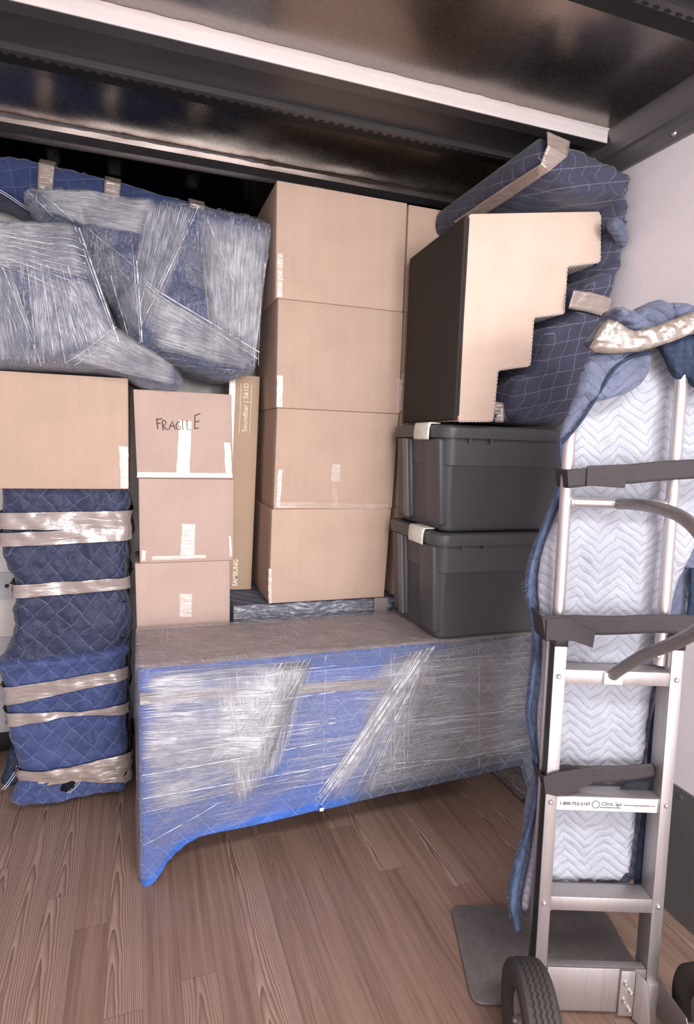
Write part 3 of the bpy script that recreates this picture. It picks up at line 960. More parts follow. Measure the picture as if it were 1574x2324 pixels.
for nm, A, B in (('band_glare_dense', ((316, 1526), (316, 1740)), ((705, 1498), (600, 1740))),  # densest pull paints the glare on the left end of the wrap
                 ('band_glare_mid', ((316, 1690), (320, 1850)), ((640, 1680), (560, 1790))),
                 ('band_glare_mid', ((318, 1640), (320, 1830)), ((660, 1610), (620, 1740))),
                 ('band_glare_mid', ((712, 1496), (470, 1518)), ((640, 1740), (540, 1840))),
                 ('band_glare_light', ((712, 1500), (640, 1506)), ((590, 1790), (500, 1850))),
                 ('band_rope', ((985, 1466), (932, 1474)), ((770, 1800), (700, 1845))),
                 ('band_glare_light', ((1000, 1466), (880, 1478)), ((870, 1800), (745, 1838))),
                 ('band_glare_light', ((620, 1530), (600, 1800)), ((1205, 1478), (1205, 1690))),
                 ('band_glare_light', ((840, 1500), (800, 1640)), ((1215, 1440), (1215, 1600))),
                 ('band_glare_light', ((840, 1640), (820, 1790)), ((1215, 1580), (1215, 1690))),
                 ('band_glare_light', ((318, 1820), (324, 1930)), ((740, 1745), (560, 1865))),
                 ('band_glare_light', ((318, 1524), (318, 1560)), ((1010, 1462), (1010, 1490)))):
    film_band(dr, nm, A, B, DY - .012)
L = []
for i in range(11):
    L.append((945 + i * 4.2 + random.uniform(-2, 2), 1478 - i * 1.2, 708 + i * 5.5 + random.uniform(-5, 5), 1838 - i * 3 - random.uniform(0, 30), random.choice((1.2, 1.6, 2.2, 3))))
for i in range(7):
    L.append((985 - i * 3, 1470, 800 + i * 12 + random.uniform(-8, 8), 1800 - random.uniform(0, 80), 1.0))
for i in range(12):
    L.append((705 - i * 7 + random.uniform(-3, 3), 1495 + i * 1.0, 600 - i * 11 + random.uniform(-8, 8), 1690 + random.uniform(-40, 60), random.choice((.8, 1.2, 1.8))))
for x in (738, 886, 893, 914, 930, 1085):
    L.append((x, 1490 - (x - 700) * .05, x + random.uniform(-10, 6), 1790 - (x - 700) * .12, 1.2))
for (ya, yb_) in ((1630, 1590), (1665, 1660), (1722, 1660), (1760, 1700), (1813, 1755), (1845, 1760), (1920, 1850), (1560, 1530), (1690, 1650)):
    xb = 760 if ya < 1900 else 500
    L.append((322, ya, xb, yb_ - (20 if ya < 1900 else 30), random.choice((1.2, 2, 2.6))))
for (ya, yb_) in ((1640, 1610), (1735, 1705)):
    L.append((860, ya, 1200, yb_, 1.4))
strand_mb(L, DY - .016).build('film_strands', M['strand'], dr)
# film stretched between the legs of the right-hand end, seen from below
mb = MB(); mb.hexa([(1.525, 2.00, .012), (1.548, 2.00, .012), (1.548, 2.30, .012), (1.525, 2.30, .012)], [(1.525, 2.00, .22), (1.548, 2.00, .22), (1.548, 2.30, .20), (1.525, 2.30, .20)])
mb.build('end_wrap', M['film_low'], dr)
mb = MB(); mb.box(-.008, .008, -.006, 0, -.006, .006)
p = at(729, 1836, DY - .012); mb.build('white_tag', M['latch'], dr, bevel=.002, loc=p)

# ================================================================== STORAGE BINS
def rrect(x0, x1, y0, y1, r, n=6):
    out = []
    for (cx, cy, a0) in ((x1 - r, y1 - r, 0), (x0 + r, y1 - r, 90), (x0 + r, y0 + r, 180), (x1 - r, y0 + r, 270)):
        for i in range(n + 1):
            a = math.radians(a0 + 90 * i / n)
            out.append((cx + r * math.cos(a), cy + r * math.sin(a)))
    return out
def make_bin(label, loc, h):
    root = thing('storage_bin', label, 'bin', loc, group='charcoal storage bins')
    W_, D_ = .555, .44
    mb = MB(); rows = []
    # tapered tub with a recessed panel between the corner posts on the short left side
    for (z, ins, r) in ((0, .030, .035), (.006, .024, .04), (.012, .022, .045), (h * .62, .010, .05), (h * .625, .0085, .05), (h * .63, .0065, .05), (h - .04, .002, .05)):
        rows.append([(x, y, z) for x, y in rrect(ins, W_ - ins, ins, D_ - ins, r)])
    mb.grid(rows, True)
    mb.add(rows[0], [tuple(range(len(rows[0])))])
    mb.build('tub', M['bin'], root, smooth=40)
    mb = MB()
    # corner posts standing proud on the left end and a rib, its paler grey painting in the recess highlight
    for (ya, yb_) in ((.03, .155), (.285, .41)):
        mb.hexa([(.010, ya, .02), (.05, ya, .02), (.05, yb_, .02), (.010, yb_, .02)], [(-.012, ya, h - .045), (.05, ya, h - .045), (.05, yb_, h - .045), (-.012, yb_, h - .045)])
    mb.build('end_post', M['bin'], root, bevel=.012, seg=3)
    mb = MB()
    mb.hexa([(.004, .300, .02), (.05, .300, .02), (.05, .345, .02), (.004, .345, .02)], [(-.018, .300, h - .05), (.05, .300, h - .05), (.05, .345, h - .05), (-.018, .345, h - .05)])
    mb.build('rib', M['bin_rib_highlight'], root, bevel=.006, seg=3)
    mb = MB(); rows = []
    for (z, ins, r) in ((h - .046, -.006, .055), (h - .046, -.016, .06), (h - .012, -.020, .062), (h - .003, -.016, .06), (h, -.010, .055), (h, .02, .04), (h - .006, .024, .04)):
        rows.append([(x, y, z) for x, y in rrect(ins, W_ - ins, ins, D_ - ins, r, 7)])
    mb.grid(rows, True)
    mb.add(rows[-1], [tuple(range(len(rows[-1])))])
    mb.box(.09, .10, -.012, .0, h - .062, h - .046); mb.box(.18, .19, -.012, 0, h - .062, h - .046)
    mb.build('lid', M['bin'], root, smooth=45)
    # white snap latch over the left rim
    mb = MB()
    prof = [(-.030, h - .052), (-.024, h - .056), (-.022, h - .012), (-.016, h + .004), (.022, h + .004), (.024, h + .009), (-.020, h + .010), (-.028, h + .004), (-.031, h - .03)]
    mb.prism([(x, z) for x, z in prof], 'y', .085, .205)
    mb.build('latch', M['latch'], root, bevel=.0015)
    return root
b1 = make_bin('lower charcoal plastic storage bin standing on the dresser', (1.042, 1.945, .7625), .410)
b2 = make_bin('upper charcoal plastic storage bin, under the cream pet stairs', (1.046, 1.945, 1.174), .396)

# ================================================================== PET STAIRS (stood on end)
ps = thing('pet_stairs', 'cream and black foam pet stairs stood on end on the bins', 'pet stairs', (1.060, 1.885, 1.5805), (0, 0, math.radians(-4)))
SW, SZ = .53, .690
side = [(0, 0), (.134, .006), (.141, .185), (.268, .208), (.270, .377), (.392, .400), (.390, .563), (.525, .592), (.510, .766), (.0, .694)]
def rnd(poly, r):
    out = []
    n = len(poly)
    for i in range(n):
        p, a, b = Vector(poly[i]), Vector(poly[i - 1]), Vector(poly[(i + 1) % n])
        da, db = (a - p).normalized(), (b - p).normalized()
        for t in (0, .5, 1):
            q = p + da * r * (1 - t) ** 2 + db * r * t ** 2
            out.append((q.x, q.y))
    return out
def side_panel(y0, y1):
    mb = MB(); mb.prism(rnd(side, .008), 'y', y0, y1); return mb
side_panel(0, .03).build('side_panel', M['cream'], ps, bevel=.004, seg=2)
side_panel(SW - .03, SW).build('side_panel', M['cream'], ps, bevel=.004)
mb = MB(); mb.prism([(x * .994 + .001, z * .994 + .001) for x, z in side], 'y', .03, SW - .03); mb.build('tread_cover', M['knit'], ps, bevel=.003)
mb = MB(); mb.box(-.014, .004, .004, SW - .004, .004, SZ); mb.build('base_panel', M['blackfab'], ps, bevel=.007, seg=3)
# knitted piping round the stepped edge
mb = MB(); e = rnd(side, .010)[1:-5]; pts = []
for a, b in zip(e, e[1:]):
    k_ = max(1, int((Vector(b) - Vector(a)).length / .004))
    for j in range(k_): pts.append(Vector(a).lerp(Vector(b), j / k_))
mb.tube([(p.x, .002, p.y + .001) for p in pts], [.0042 + .0012 * math.sin(i * 2.1) for i in range(len(pts))], 6); mb.build('piping', M['knit'], ps)
mb = MB(); mb.tube([(.0, .004, .02), (-.002, .004, .34), (.0, .004, SZ - .01)], .0045, 8); mb.build('welt', M['blackfab'], ps)

# ================================================================== PADDED ITEM BY THE RIGHT WALL
ri = thing('padded_bundle', 'tall item in navy grid-stitched blanket between the pet stairs and right wall', 'furniture', (0, 0, 0))
yft = [(1.60, 1.95), (1.70, 1.90), (1.81, 1.865), (1.89, 1.845), (1.977, 1.824), (2.09, 1.784), (2.20, 1.755), (2.26, 1.746), (2.43, 1.742), (2.55, 1.78)]
outl = [(1.238, 2.400), (1.222, 2.435), (1.230, 2.490), (1.262, 2.515), (1.33, 2.505), (1.45, 2.480), (1.60, 2.440), (1.613, 2.43), (1.614, 2.30), (1.613, 2.0), (1.612, 1.80), (1.612, 1.584), (1.30, 1.584), (1.285, 1.70), (1.30, 1.755), (1.37, 1.77), (1.375, 1.92), (1.42, 1.940), (1.495, 1.960), (1.50, 2.09), (1.54, 2.115), (1.588, 2.13), (1.590, 2.352), (1.50, 2.345), (1.36, 2.335)]
def ri_y(x, z, d):
    return (interp(yft, z) - 1.742) + .012 * fbm((x * 2.2, z * 1.6, 3), 4) + .020 * math.exp(-((z - 2.385 - .03 * math.sin(x * 14)) / .02) ** 2) * (1 if x > 1.3 else .3) - .0
weld(relief(outl, 1.744, 1.05, .025, .017, ri_y, 1).build('blanket', M['navy_grid'], ri, smooth=60))
def ribbon(parent, name, mat, pts, yoff=0.0, seg=14):
    """pts: list of (left point, right point) world pairs -> crinkled strip"""
    rows = []
    for i in range(len(pts) - 1):
        for j in range(seg):
            t = j / seg
            rows.append((Vector(pts[i][0]).lerp(Vector(pts[i + 1][0]), t), Vector(pts[i][1]).lerp(Vector(pts[i + 1][1]), t)))
    rows.append((Vector(pts[-1][0]), Vector(pts[-1][1])))
    g = []
    for k_, (a, b) in enumerate(rows):
        nrm = Vector((0, -1, 0))
        g.append([a.lerp(b, q / 6) + nrm * (.0025 * noise.noise(a.lerp(b, q / 6) * 45)) + Vector((0, yoff, 0)) for q in range(7)])
    mb = MB(); mb.grid(g)
    o = mb.build(name, mat, parent, smooth=80)
    s = o.modifiers.new('thick', 'SOLIDIFY'); s.thickness = .0018; s.offset = 0
    return o
ribbon(ri, 'tape_band', M['tape_tan2'], [((1.262, 1.775, 2.518), (1.325, 1.775, 2.508)), ((1.240, 1.735, 2.50), (1.330, 1.735, 2.488)), ((1.235, 1.722, 2.455), (1.315, 1.722, 2.435)), ((1.222, 1.735, 2.40), (1.255, 1.73, 2.382)), ((1.222, 1.95, 2.405), (1.252, 1.95, 2.372)), ((1.224, 2.30, 2.405), (1.254, 2.30, 2.372))])
ribbon(ri, 'tape_band', M['tape_tan2'], [((1.44, 1.81, 2.048), (1.44, 1.83, 1.990)), ((1.50, 1.80, 2.046), (1.50, 1.822, 1.986)), ((1.56, 1.798, 2.040), (1.56, 1.816, 1.978)), ((1.600, 1.80, 2.036), (1.600, 1.82, 1.972))], -.008)
bf = [at(x, y, 1.752) for x, y in ((1390, 494), (1404, 490), (1420, 502), (1428, 535), (1425, 560), (1415, 554), (1403, 530), (1390, 514))]
weld(relief([(q.x, q.z) for q in bf], 1.752, .03, .010, .006, None, 2).build('blue_fold', M['slate'], ri))
weld(relief([(1.20, 1.585), (1.20, 1.63), (1.235, 1.665), (1.27, 1.66), (1.33, 1.64), (1.38, 1.66), (1.45, 1.62), (1.46, 1.585)], 1.97, .16, .02, .01, lambda x, z, d: .018 * fbm((x * 4, z * 4, 1), 5), 1).build('blanket_corner', M['navy'], ri))
ribbon(ri, 'tape_band', M['tape_tan2'], [((1.255, 1.968, 1.665), (1.262, 1.968, 1.587)), ((1.285, 1.958, 1.66), (1.29, 1.955, 1.588)), ((1.315, 1.968, 1.645), (1.300, 1.968, 1.59))])

# ================================================================== TALL PADDED ITEM AT LEFT
TY, TB = 2.475, 2.86
tw = thing('padded_furniture', 'tall narrow item in navy and blue quilted pads bound with tan tape', 'furniture', (0, 0, 0))
Lt = [(.02, -.425), (.12, -.432), (.2, -.446), (.35, -.470), (.48, -.482), (.60, -.494), (.645, -.490), (.70, -.462), (.80, -.447), (.91, -.440), (.95, -.446), (.99, -.470), (1.04, -.486), (1.16, -.484), (1.29, -.478)]
Rt = [(.02, -.066), (.12, -.063), (.2, -.060), (.35, -.061), (.48, -.062), (.60, -.060), (.645, -.055), (.70, -.047), (.80, -.045), (.91, -.060), (.95, -.052), (1.04, -.046), (1.16, -.046), (1.29, -.040)]
def tower_pt(t, z, off=0.0, amp=1.0, seed=0.0):
    """t in 0..1 round the perimeter starting front left; rounded rectangle"""
    x0, x1 = interp(Lt, z) - off, interp(Rt, z) + off
    y0, y1 = TY - off, TB + off
    w, d, r = x1 - x0, y1 - y0, .05
    per = 2 * (w + d)
    s = (t % 1.0) * per
    if s < w: p, nrm, e = (x0 + s, y0), (0, -1), min(s, w - s)
    elif s < w + d: p, nrm, e = (x1, y0 + s - w), (1, 0), min(s - w, w + d - s)
    elif s < 2 * w + d: p, nrm, e = (x1 - (s - w - d), y1), (0, 1), min(s - w - d, 2 * w + d - s)
    else: p, nrm, e = (x0, y1 - (s - 2 * w - d)), (-1, 0), min(s - 2 * w - d, per - s)
    ins = (r - math.sqrt(max(0, r * r - (r - e) ** 2))) * .8 if e < r else 0
    puff = amp * (.016 * fbm((p[0] * 2.2, z * 2.2 + seed, p[1]), 3.0) + .008 * fbm((p[0] * 5 + z * 3, z * 3 + seed, p[1] * 2), 5))
    return Vector((p[0] - nrm[0] * (ins - puff), p[1] - nrm[1] * (ins - puff), z))
def tower_part(z0, z1, off, seed, lip, nt=150, nz=60):
    mb = MB(); rows = []
    for i in range(nz + 1):
        w = i / nz
        z = z0 + (z1 - z0) * w
        o = off
        if lip: o = off + .018 * math.exp(-((z - (z1 - .03)) / .025) ** 2) - (.05 * max(0, (w - .97) / .03))
        row = []
        for j in range(nt):
            p = tower_pt(j / nt, z, o, 1.0, seed)
            if lip: p.z += (.012 * math.sin(p.x * 9) - (p.x + .26) * .10 * -1) * w * w
            row.append(p)
        rows.append(row)
    mb.grid(rows, True)
    for r in (rows[0], rows[-1]):
        mb.add(r, [tuple(range(len(r)))])
    return mb
tower_part(.60, 1.288, 0.0, 0, False).build('upper_blanket', M['navy'], tw, smooth=60)
tower_part(.045, .655, .006, 4, True).build('lower_blanket', M['blue'], tw, smooth=60)
def tower_tape(lt, lb_, rt, rb, off=.012, mat='tape_tan', pinch=None, twist=0.0):
    """photo y of top/bottom edge at the left and right ends of the front"""
    def zz(x, y): return at(x, y, TY - .01).z
    zlt, zlb, zrt, zrb = zz(30, lt), zz(30, lb_), zz(285, rt), zz(285, rb)
    rows = []
    n = 110
    for i in range(n + 1):
        t = i / n
        p0 = tower_pt(t, (zlt + zrt) / 2, 0, 0)
        a = min(max((p0.x + .48) / .43, 0), 1)
        zt, zb = zlt + (zrt - zlt) * a, zlb + (zrb - zlb) * a
        if pinch:
            q = 1 - pinch[1] * math.exp(-((a - pinch[0]) / .28) ** 2)
            m_ = (zt + zb) / 2
            zt, zb = m_ + (zt - m_) * q, m_ + (zb - m_) * q
        row = []
        for k_ in range(6):
            z = zb + (zt - zb) * k_ / 5
            o = off + .003 * noise.noise(Vector((p0.x * 26, z * 60, p0.y * 26)))
            # tape bridges the hollows: use a smoothed surface
            row.append(tower_pt(t, z, o + .006, .75, 0 if z > .62 else 4))
        rows.append(row)
    mb = MB(); mb.grid(rows)
    o = mb.build('tape_band', M[mat], tw, smooth=80)
    return o
tower_tape(1164, 1200, 1159, 1202)
tower_tape(1210, 1241, 1194, 1226, .014)
tower_tape(1328, 1358, 1310, 1337)
tower_tape(1559, 1600, 1514, 1538, .014)
tower_tape(1616, 1647, 1595, 1622, .014, pinch=(.55, .72))
tower_tape(1744, 1789, 1735, 1776, .016, 'tape_tan2', pinch=(.5, .45))
tower_tape(1752, 1782, 1708, 1738, .019, 'tape_tan2', pinch=(.45, .4))
def pxrelief(pts, Y, depth, r, step, yfun=None, sm=2, off=0.0):
    q = [at(x, y, Y) for x, y in pts]
    return relief([(p.x, p.z) for p in q], Y, depth, r, step, yfun, sm, off)
crump = lambda x, z, d: .014 * fbm((x * 5, z * 5, 2), 4)
pxrelief([(50, 1770), (95, 1775), (118, 1772), (105, 1800), (80, 1826), (58, 1836), (30, 1834), (18, 1826), (28, 1800)], 2.44, .10, .03, .010, crump).build('blanket_corner', M['blue'], tw)
pxrelief([(140, 1778), (200, 1770), (284, 1770), (286, 1796), (270, 1806), (215, 1802), (160, 1800), (132, 1802)], 2.46, .12, .03, .010, crump).build('blanket_corner', M['blue'], tw)
pxrelief([(14, 1712), (35, 1705), (55, 1740), (40, 1790), (8, 1792), (-6, 1785), (10, 1750)], 2.52, .12, .03, .012, crump).build('blanket_corner', M['denim_dark'], tw)
for dx in (0, 6):
    mb = MB(); mb.tube([at(38 + dx - t * 34, 1737 + 55 * (t ** .7), 2.512) for t in [i / 8 for i in range(9)]], .0013, 6); mb.build('binding_stitch', M['white_stitch'], tw)
    mb = MB(); mb.tube([at(178 + dx - t * 26, 1770 + 30 * (t ** .8), 2.452) for t in [i / 8 for i in range(9)]], .0013, 6); mb.build('binding_stitch', M['white_stitch'], tw)
pxrelief([(150, 1772), (180, 1770), (165, 1796), (138, 1803), (134, 1795)], 2.45, .05, .015, .008, crump).build('blanket_corner', M['blackcloth'], tw)

# ================================================================== WRAPPED CHAIRS AT UPPER LEFT
def wrapped(name, label, px, Y, depth, r, film, fold, padmat, strands, bands):
    root = thing(name, label, 'chair', (0, 0, 0), group=None)
    weld(pxrelief(px, Y, depth, r, .017, fold).build('blanket', padmat, root, smooth=70))
    weld(pxrelief(px, Y - .008, depth + .014, r, .013, lambda x, z, d: fold(x, z, d) * 1.0 + .010 * fbm((x * 9, z * 3, 7), 4, 4) - .003, 2, .008).build('plastic_wrap', film, root, smooth=70))
    strand_mb(strands, Y - .02, fold).build('film_strands', M['strand'], root)
    for nm, A, B in bands:
        film_band(root, nm, A, B, Y - .012, fold)
    return root
def crs(x, z, p, q, w, dpt):
    """depth of a crease running from p to q"""
    d = Vector((q[0] - p[0], q[1] - p[1])); v = Vector((x - p[0], z - p[1]))
    t = max(0, min(1, v.dot(d) / d.length_squared))
    return dpt * math.exp(-(((v - d * t).length) / w) ** 2)
pA = [(-150, 470), (0, 486), (60, 490), (120, 496), (165, 498), (185, 520), (200, 560), (214, 620), (240, 690), (262, 750), (285, 787), (330, 802), (380, 815), (412, 845), (417, 870), (400, 884), (350, 882), (310, 868), (290, 850), (255, 842), (200, 836), (100, 831), (0, 827), (-150, 818)]
a1, a2 = at(160, 560, 2.34), at(270, 790, 2.34)
a3, a4 = at(-40, 560, 2.34), at(60, 760, 2.34)
a5, a6 = at(290, 830, 2.34), at(300, 760, 2.34)
def foldA(x, z, d):
    v = .03 * fbm((x * 2, z * 1.5, 1), 3) + .012 * fbm((x * 8, z * 2.5, 4), 3)
    v += -crs(x, z, (a1.x, a1.z), (a2.x, a2.z), .05, .05)
    v += crs(x, z, (a3.x, a3.z), (a4.x, a4.z), .05, .045) + crs(x, z, (a5.x, a5.z), (a6.x, a6.z), .03, .03)
    return v
SA = []
for i in range(10):
    SA.append((-30 + i * 3, 520 + i * 9, 195 + i * 1.0, 560 + i * 16, random.choice((1, 1.6, 2.2))))
for i in range(9):
    SA.append((45 + i * 16, 590 + i * 3, 60 + i * 22 + random.uniform(-6, 6), 825, random.choice((.8, 1.2, 1.8))))
SA += [(150, 826, 265, 745, 2), (170, 830, 262, 765, 1.4), (80, 800, 0, 600, 2), (60, 815, -10, 640, 1.4), (95, 832, 2, 560, 1.5), (270, 780, 180, 520, 3.5), (262, 770, 172, 520, 2)]
pB = [(38, 418), (100, 408), (170, 416), (260, 432), (420, 452), (560, 474), (612, 494), (622, 506), (614, 580), (602, 620), (592, 690), (588, 760), (587, 828), (565, 846), (520, 862), (470, 850), (420, 832), (370, 812), (320, 800), (292, 790), (280, 755), (262, 700), (228, 640), (200, 580), (182, 520), (160, 500), (100, 494), (70, 470)]
b3, b4 = at(300, 590, 2.5), at(330, 780, 2.5)
b5, b6 = at(430, 520, 2.5), at(430, 640, 2.5)
b7, b8 = at(180, 500, 2.5), at(300, 780, 2.5)
def foldB(x, z, d):
    v = .035 * fbm((x * 1.8, z * 1.5, 9), 3) + .012 * fbm((x * 7, z * 3, 5), 4)
    v += -crs(x, z, (b3.x, b3.z), (b4.x, b4.z), .06, .06) + crs(x, z, (b5.x, b5.z), (b6.x, b6.z), .05, .03)
    v += crs(x, z, (b7.x, b7.z), (b8.x, b8.z), .05, .05)
    return v
SB = [(375, 480, 318, 700, 1.5), (450, 470, 320, 745, 2.5), (440, 480, 325, 720, 1.4), (325, 640, 588, 800, 3), (330, 650, 585, 815, 2), (326, 660, 560, 820, 1.2), (470, 500, 530, 640, 2), (600, 600, 575, 830, 2.5), (592, 640, 585, 830, 1.6), (95, 440, 165, 495, 2), (120, 490, 60, 430, 1.5), (310, 600, 322, 780, 3), (300, 560, 318, 780, 1.6), (200, 510, 310, 620, 1.4), (210, 540, 300, 650, 1.2), (530, 760, 585, 815, 1.5), (250, 620, 290, 760, 2)]
for i in range(14):
    SB.append((470 + i * 9, 520 + i * 2, 468 + i * 8 + random.uniform(-6, 6), 700 + random.uniform(-60, 90), random.choice((.8, 1.2))))
for i in range(10):
    SB.append((352 + i * 2, 700 + i * 14, 540 + i * 4, 790 + i * 6, .9))
wa = wrapped('wrapped_chair', 'film-wrapped blue padded chair at far left, above the wide cardboard box', pA, 2.34, .46, .09, M['film_v'], foldA, M['wrapblue'], SA,
             [('band_glare_dense', ((-40, 500), (-40, 600)), ((178, 512), (208, 640))), ('band_glare_mid', ((60, 600), (200, 640)), ((80, 826), (268, 770))), ('band_glare_mid', ((-40, 590), (22, 600)), ((-20, 826), (88, 830))), ('band_glare_dense', ((130, 812), (260, 742)), ((400, 876), (400, 830))), ('band_glare_light', ((0, 770), (0, 828)), ((270, 780), (285, 840)))])
wb = wrapped('wrapped_chair', 'film-wrapped blue padded chair between the far-left one and the tall box stack', pB, 2.50, .42, .09, M['film_v2'], foldB, M['wrapblue'], SB,
             [('band_glare_dense', ((70, 424), (90, 476)), ((360, 450), (330, 540))), ('band_glare_mid', ((330, 450), (440, 470)), ((290, 720), (345, 770))), ('band_glare_dense', ((470, 486), (612, 512)), ((480, 730), (580, 830))), ('band_glare_mid', ((450, 480), (520, 490)), ((475, 800), (540, 830))), ('band_glare_dense', ((318, 640), (340, 790)), ((586, 800), (575, 842))), ('band_glare_light', ((190, 512), (250, 530)), ((285, 740), (325, 780))), ('band_glare_light', ((380, 500), (430, 640)), ((470, 560), (475, 660)))])
# padded roll behind, under the roof, with three tape bands
rl_ = thing('padded_board', 'blue quilted padded board with tan tape bands behind the wrapped chairs', 'furniture', (0, 0, 0))
pC = [(-150, 335), (0, 343), (60, 350), (120, 366), (240, 397), (360, 430), (470, 461), (530, 476), (560, 486), (590, 506), (420, 478), (260, 462), (170, 455), (90, 490), (60, 480), (0, 430), (-150, 400)]
foldC = lambda x, z, d: .02 * fbm((x * 2, z * 3, 3), 3)
weld(pxrelief(pC, 2.70, .26, .05, .016, foldC).build('blanket', M['roll'], rl_, smooth=70))
for (x, y0_, y1_) in ((104, 352, 412), (254, 392, 440), (446, 444, 468)):
    P = [at(x - 17, y0_, 2.69), at(x + 20, y0_ + 9, 2.69), at(x - 19, y1_ + 30, 2.69), at(x + 15, y1_ + 34, 2.69)]
    ribbon(rl_, 'tape_band', M['tape_tan2'], [((P[0].x, 2.86, P[0].z + .008), (P[1].x, 2.86, P[1].z + .008)), ((P[0].x, 2.735, P[0].z + .006), (P[1].x, 2.735, P[1].z + .006)), ((P[0].x, 2.685, P[0].z - .03), (P[1].x, 2.685, P[1].z - .03)), ((P[2].x, 2.68, P[2].z), (P[3].x, 2.68, P[3].z))])
for dy in (0, 5):
    mb = MB(); mb.tube([at(x, y + dy, 2.69) for x, y in ((-5, 428), (25, 446), (60, 470), (90, 484))], .0013, 6); mb.build('binding_stitch', M['white_stitch'], rl_)

# ================================================================== HAND TRUCK
HX, HY = .985, 1.157
RZ = math.atan2(-.33, .944)
ht = thing('hand_truck', 'aluminium two-wheeled hand truck with black straps in the right foreground', 'hand truck', (HX, HY, 0), (0, 0, RZ))
LEAN = .035
_wv, _nv = Vector((math.cos(RZ), math.sin(RZ), 0)), Vector((-math.sin(RZ), math.cos(RZ), 0))
def fr(x, y, off=0.0):
    """photo measurement -> local (u, z) on the leaning frame plane pushed forward by off"""
    d = RC.transposed() @ Vector(((x - 787) / FPX, (y - 1162) / FPX, 1.0))
    O = Vector((HX, HY, 0)) + _nv * off
    N = _nv - Vector((0, 0, LEAN))
    t = (O - CAM).dot(N) / d.dot(N)
    q = CAM + d * t - Vector((HX, HY, 0))
    return q.dot(_wv), q.z
def fy(z): return LEAN * z
def lp(x, y, off=0.0):
    u, z = fr(x, y, off); return Vector((u, off + fy(z), z))
def rail(u0, u1, web, ztop=1.012):
    """open channel; web = 'r' or 'l' is the closed side"""
    mb = MB(); d = .062; t = .004
    if web == 'r': prof = [(u0, 0), (u1, 0), (u1, d), (u0, d), (u0, d - t), (u1 - t, d - t), (u1 - t, t), (u0, t)]
    else: prof = [(u1, 0), (u1, t), (u0 + t, t), (u0 + t, d - t), (u1, d - t), (u1, d), (u0, d), (u0, 0)]
    n = len(prof)
    z0 = .02
    vs = [(u, y + fy(z0), z0) for u, y in prof] + [(u, y + fy(ztop), ztop) for u, y in prof]
    mb.add(vs, [tuple(range(n)), tuple(range(n, 2 * n))] + [(i, (i + 1) % n, (i + 1) % n + n, i + n) for i in range(n)])
    r = mb.build('rail', M['alu'], ht, bevel=.0012, seg=2)
    mb = MB()
    mb.hexa([(u0 - .002, fy(ztop) - .003, ztop - .006), (u1 + .002, fy(ztop) - .003, ztop - .006), (u1 + .002, fy(ztop) + d + .002, ztop - .006), (u0 - .002, fy(ztop) + d + .002, ztop - .006)],
            [(u0 - .002, fy(ztop) - .003, ztop + .026), (u1 + .002, fy(ztop) - .003, ztop + .026), (u1 + .002, fy(ztop) + d + .002, ztop + .026), (u0 - .002, fy(ztop) + d + .002, ztop + .026)])
    mb.build('end_cap', M['black_plastic'], r, bevel=.003)
    mb = MB()
    uc = (u0 + t, u0 + .012) if web == 'r' else (u1 - .012, u1 - t)
    mb.hexa([(uc[0], fy(.03) + .014, .03), (uc[1], fy(.03) + .014, .03), (uc[1], fy(.03) + .048, .03), (uc[0], fy(.03) + .048, .03)],
            [(uc[0], fy(1.0) + .014, 1.0), (uc[1], fy(1.0) + .014, 1.0), (uc[1], fy(1.0) + .048, 1.0), (uc[0], fy(1.0) + .048, 1.0)])
    mb.build('channel_insert', M['black_plastic'], r)
    return r
rail(-.018, .013, 'r'); rail(.276, .306, 'l')
def rung(zb, zt, nm='rung'):
    mb = MB()
    mb.hexa([(.013, fy(zb) + .002, zb), (.276, fy(zb) + .002, zb), (.276, fy(zb) + .006, zb), (.013, fy(zb) + .006, zb)], [(.013, fy(zt) + .002, zt), (.276, fy(zt) + .002, zt), (.276, fy(zt) + .006, zt), (.013, fy(zt) + .006, zt)])
    mb.box(.013, .276, fy(zt) + .006, fy(zt) + .058, zt - .004, zt)
    mb.box(.013, .276, fy(zb) + .054, fy(zb) + .058, zb, zt)
    mb.box(.013, .018, fy(zb) + .006, fy(zb) + .054, zb - .006, zb + .004)
    return mb.build(nm, M['alu_dull'] if False else M['alu'], ht, bevel=.001)
r1, r2_, r3_ = rung(.912, .947), rung(.578, .616), rung(.306, .343)
for (z, zz) in ((.930, .935), (.600, .603), (.325, .328)):
    for u in (-.004, .292):
        mb = MB(); mb.lathe([(0, .005), (.004, .0045), (.0065, .002), (.007, 0)], 14, Matrix.Translation((u, fy(z) - .0002, z)) @ Matrix.Rotation(PI / 2, 4, 'X'))
        mb.build('rivet', M['bolt'], ht)
# sticker on the middle rung
mb = MB(); mb.box(.012, .268, fy(.597) - .0005, fy(.597) + .0018, .5805, .6155); stk = mb.build('sticker', M['label'], ht)
def stm(u, z): return Matrix.Translation((u, fy(.597) - .0008, z)) @ Matrix.Rotation(PI / 2, 4, 'X')
text('lettering', '1-800-753-5107', .0118, M['ink'], stm(.018, .5945), stk, width=.077, bold=.0003)
text('lettering', "Chris 'api", .0150, M['ink_blue'], stm(.124, .5955), stk, shear=.3, width=.053, bold=.0002)
text('lettering', 'www.moving-equipment.com', .0072, M['ink'], stm(.182, .5965), stk, width=.081, bold=.0001)
mb = MB(); mb.lathe([(.0085, 0), (.0105, 0), (.0105, .0004), (.0085, .0004)], 24, stm(.111, .598)); mb.box(.121, .176, fy(.597) - .0012, fy(.597) - .0004, .5895, .5915); mb.build('logo', M['ink_blue'], stk)
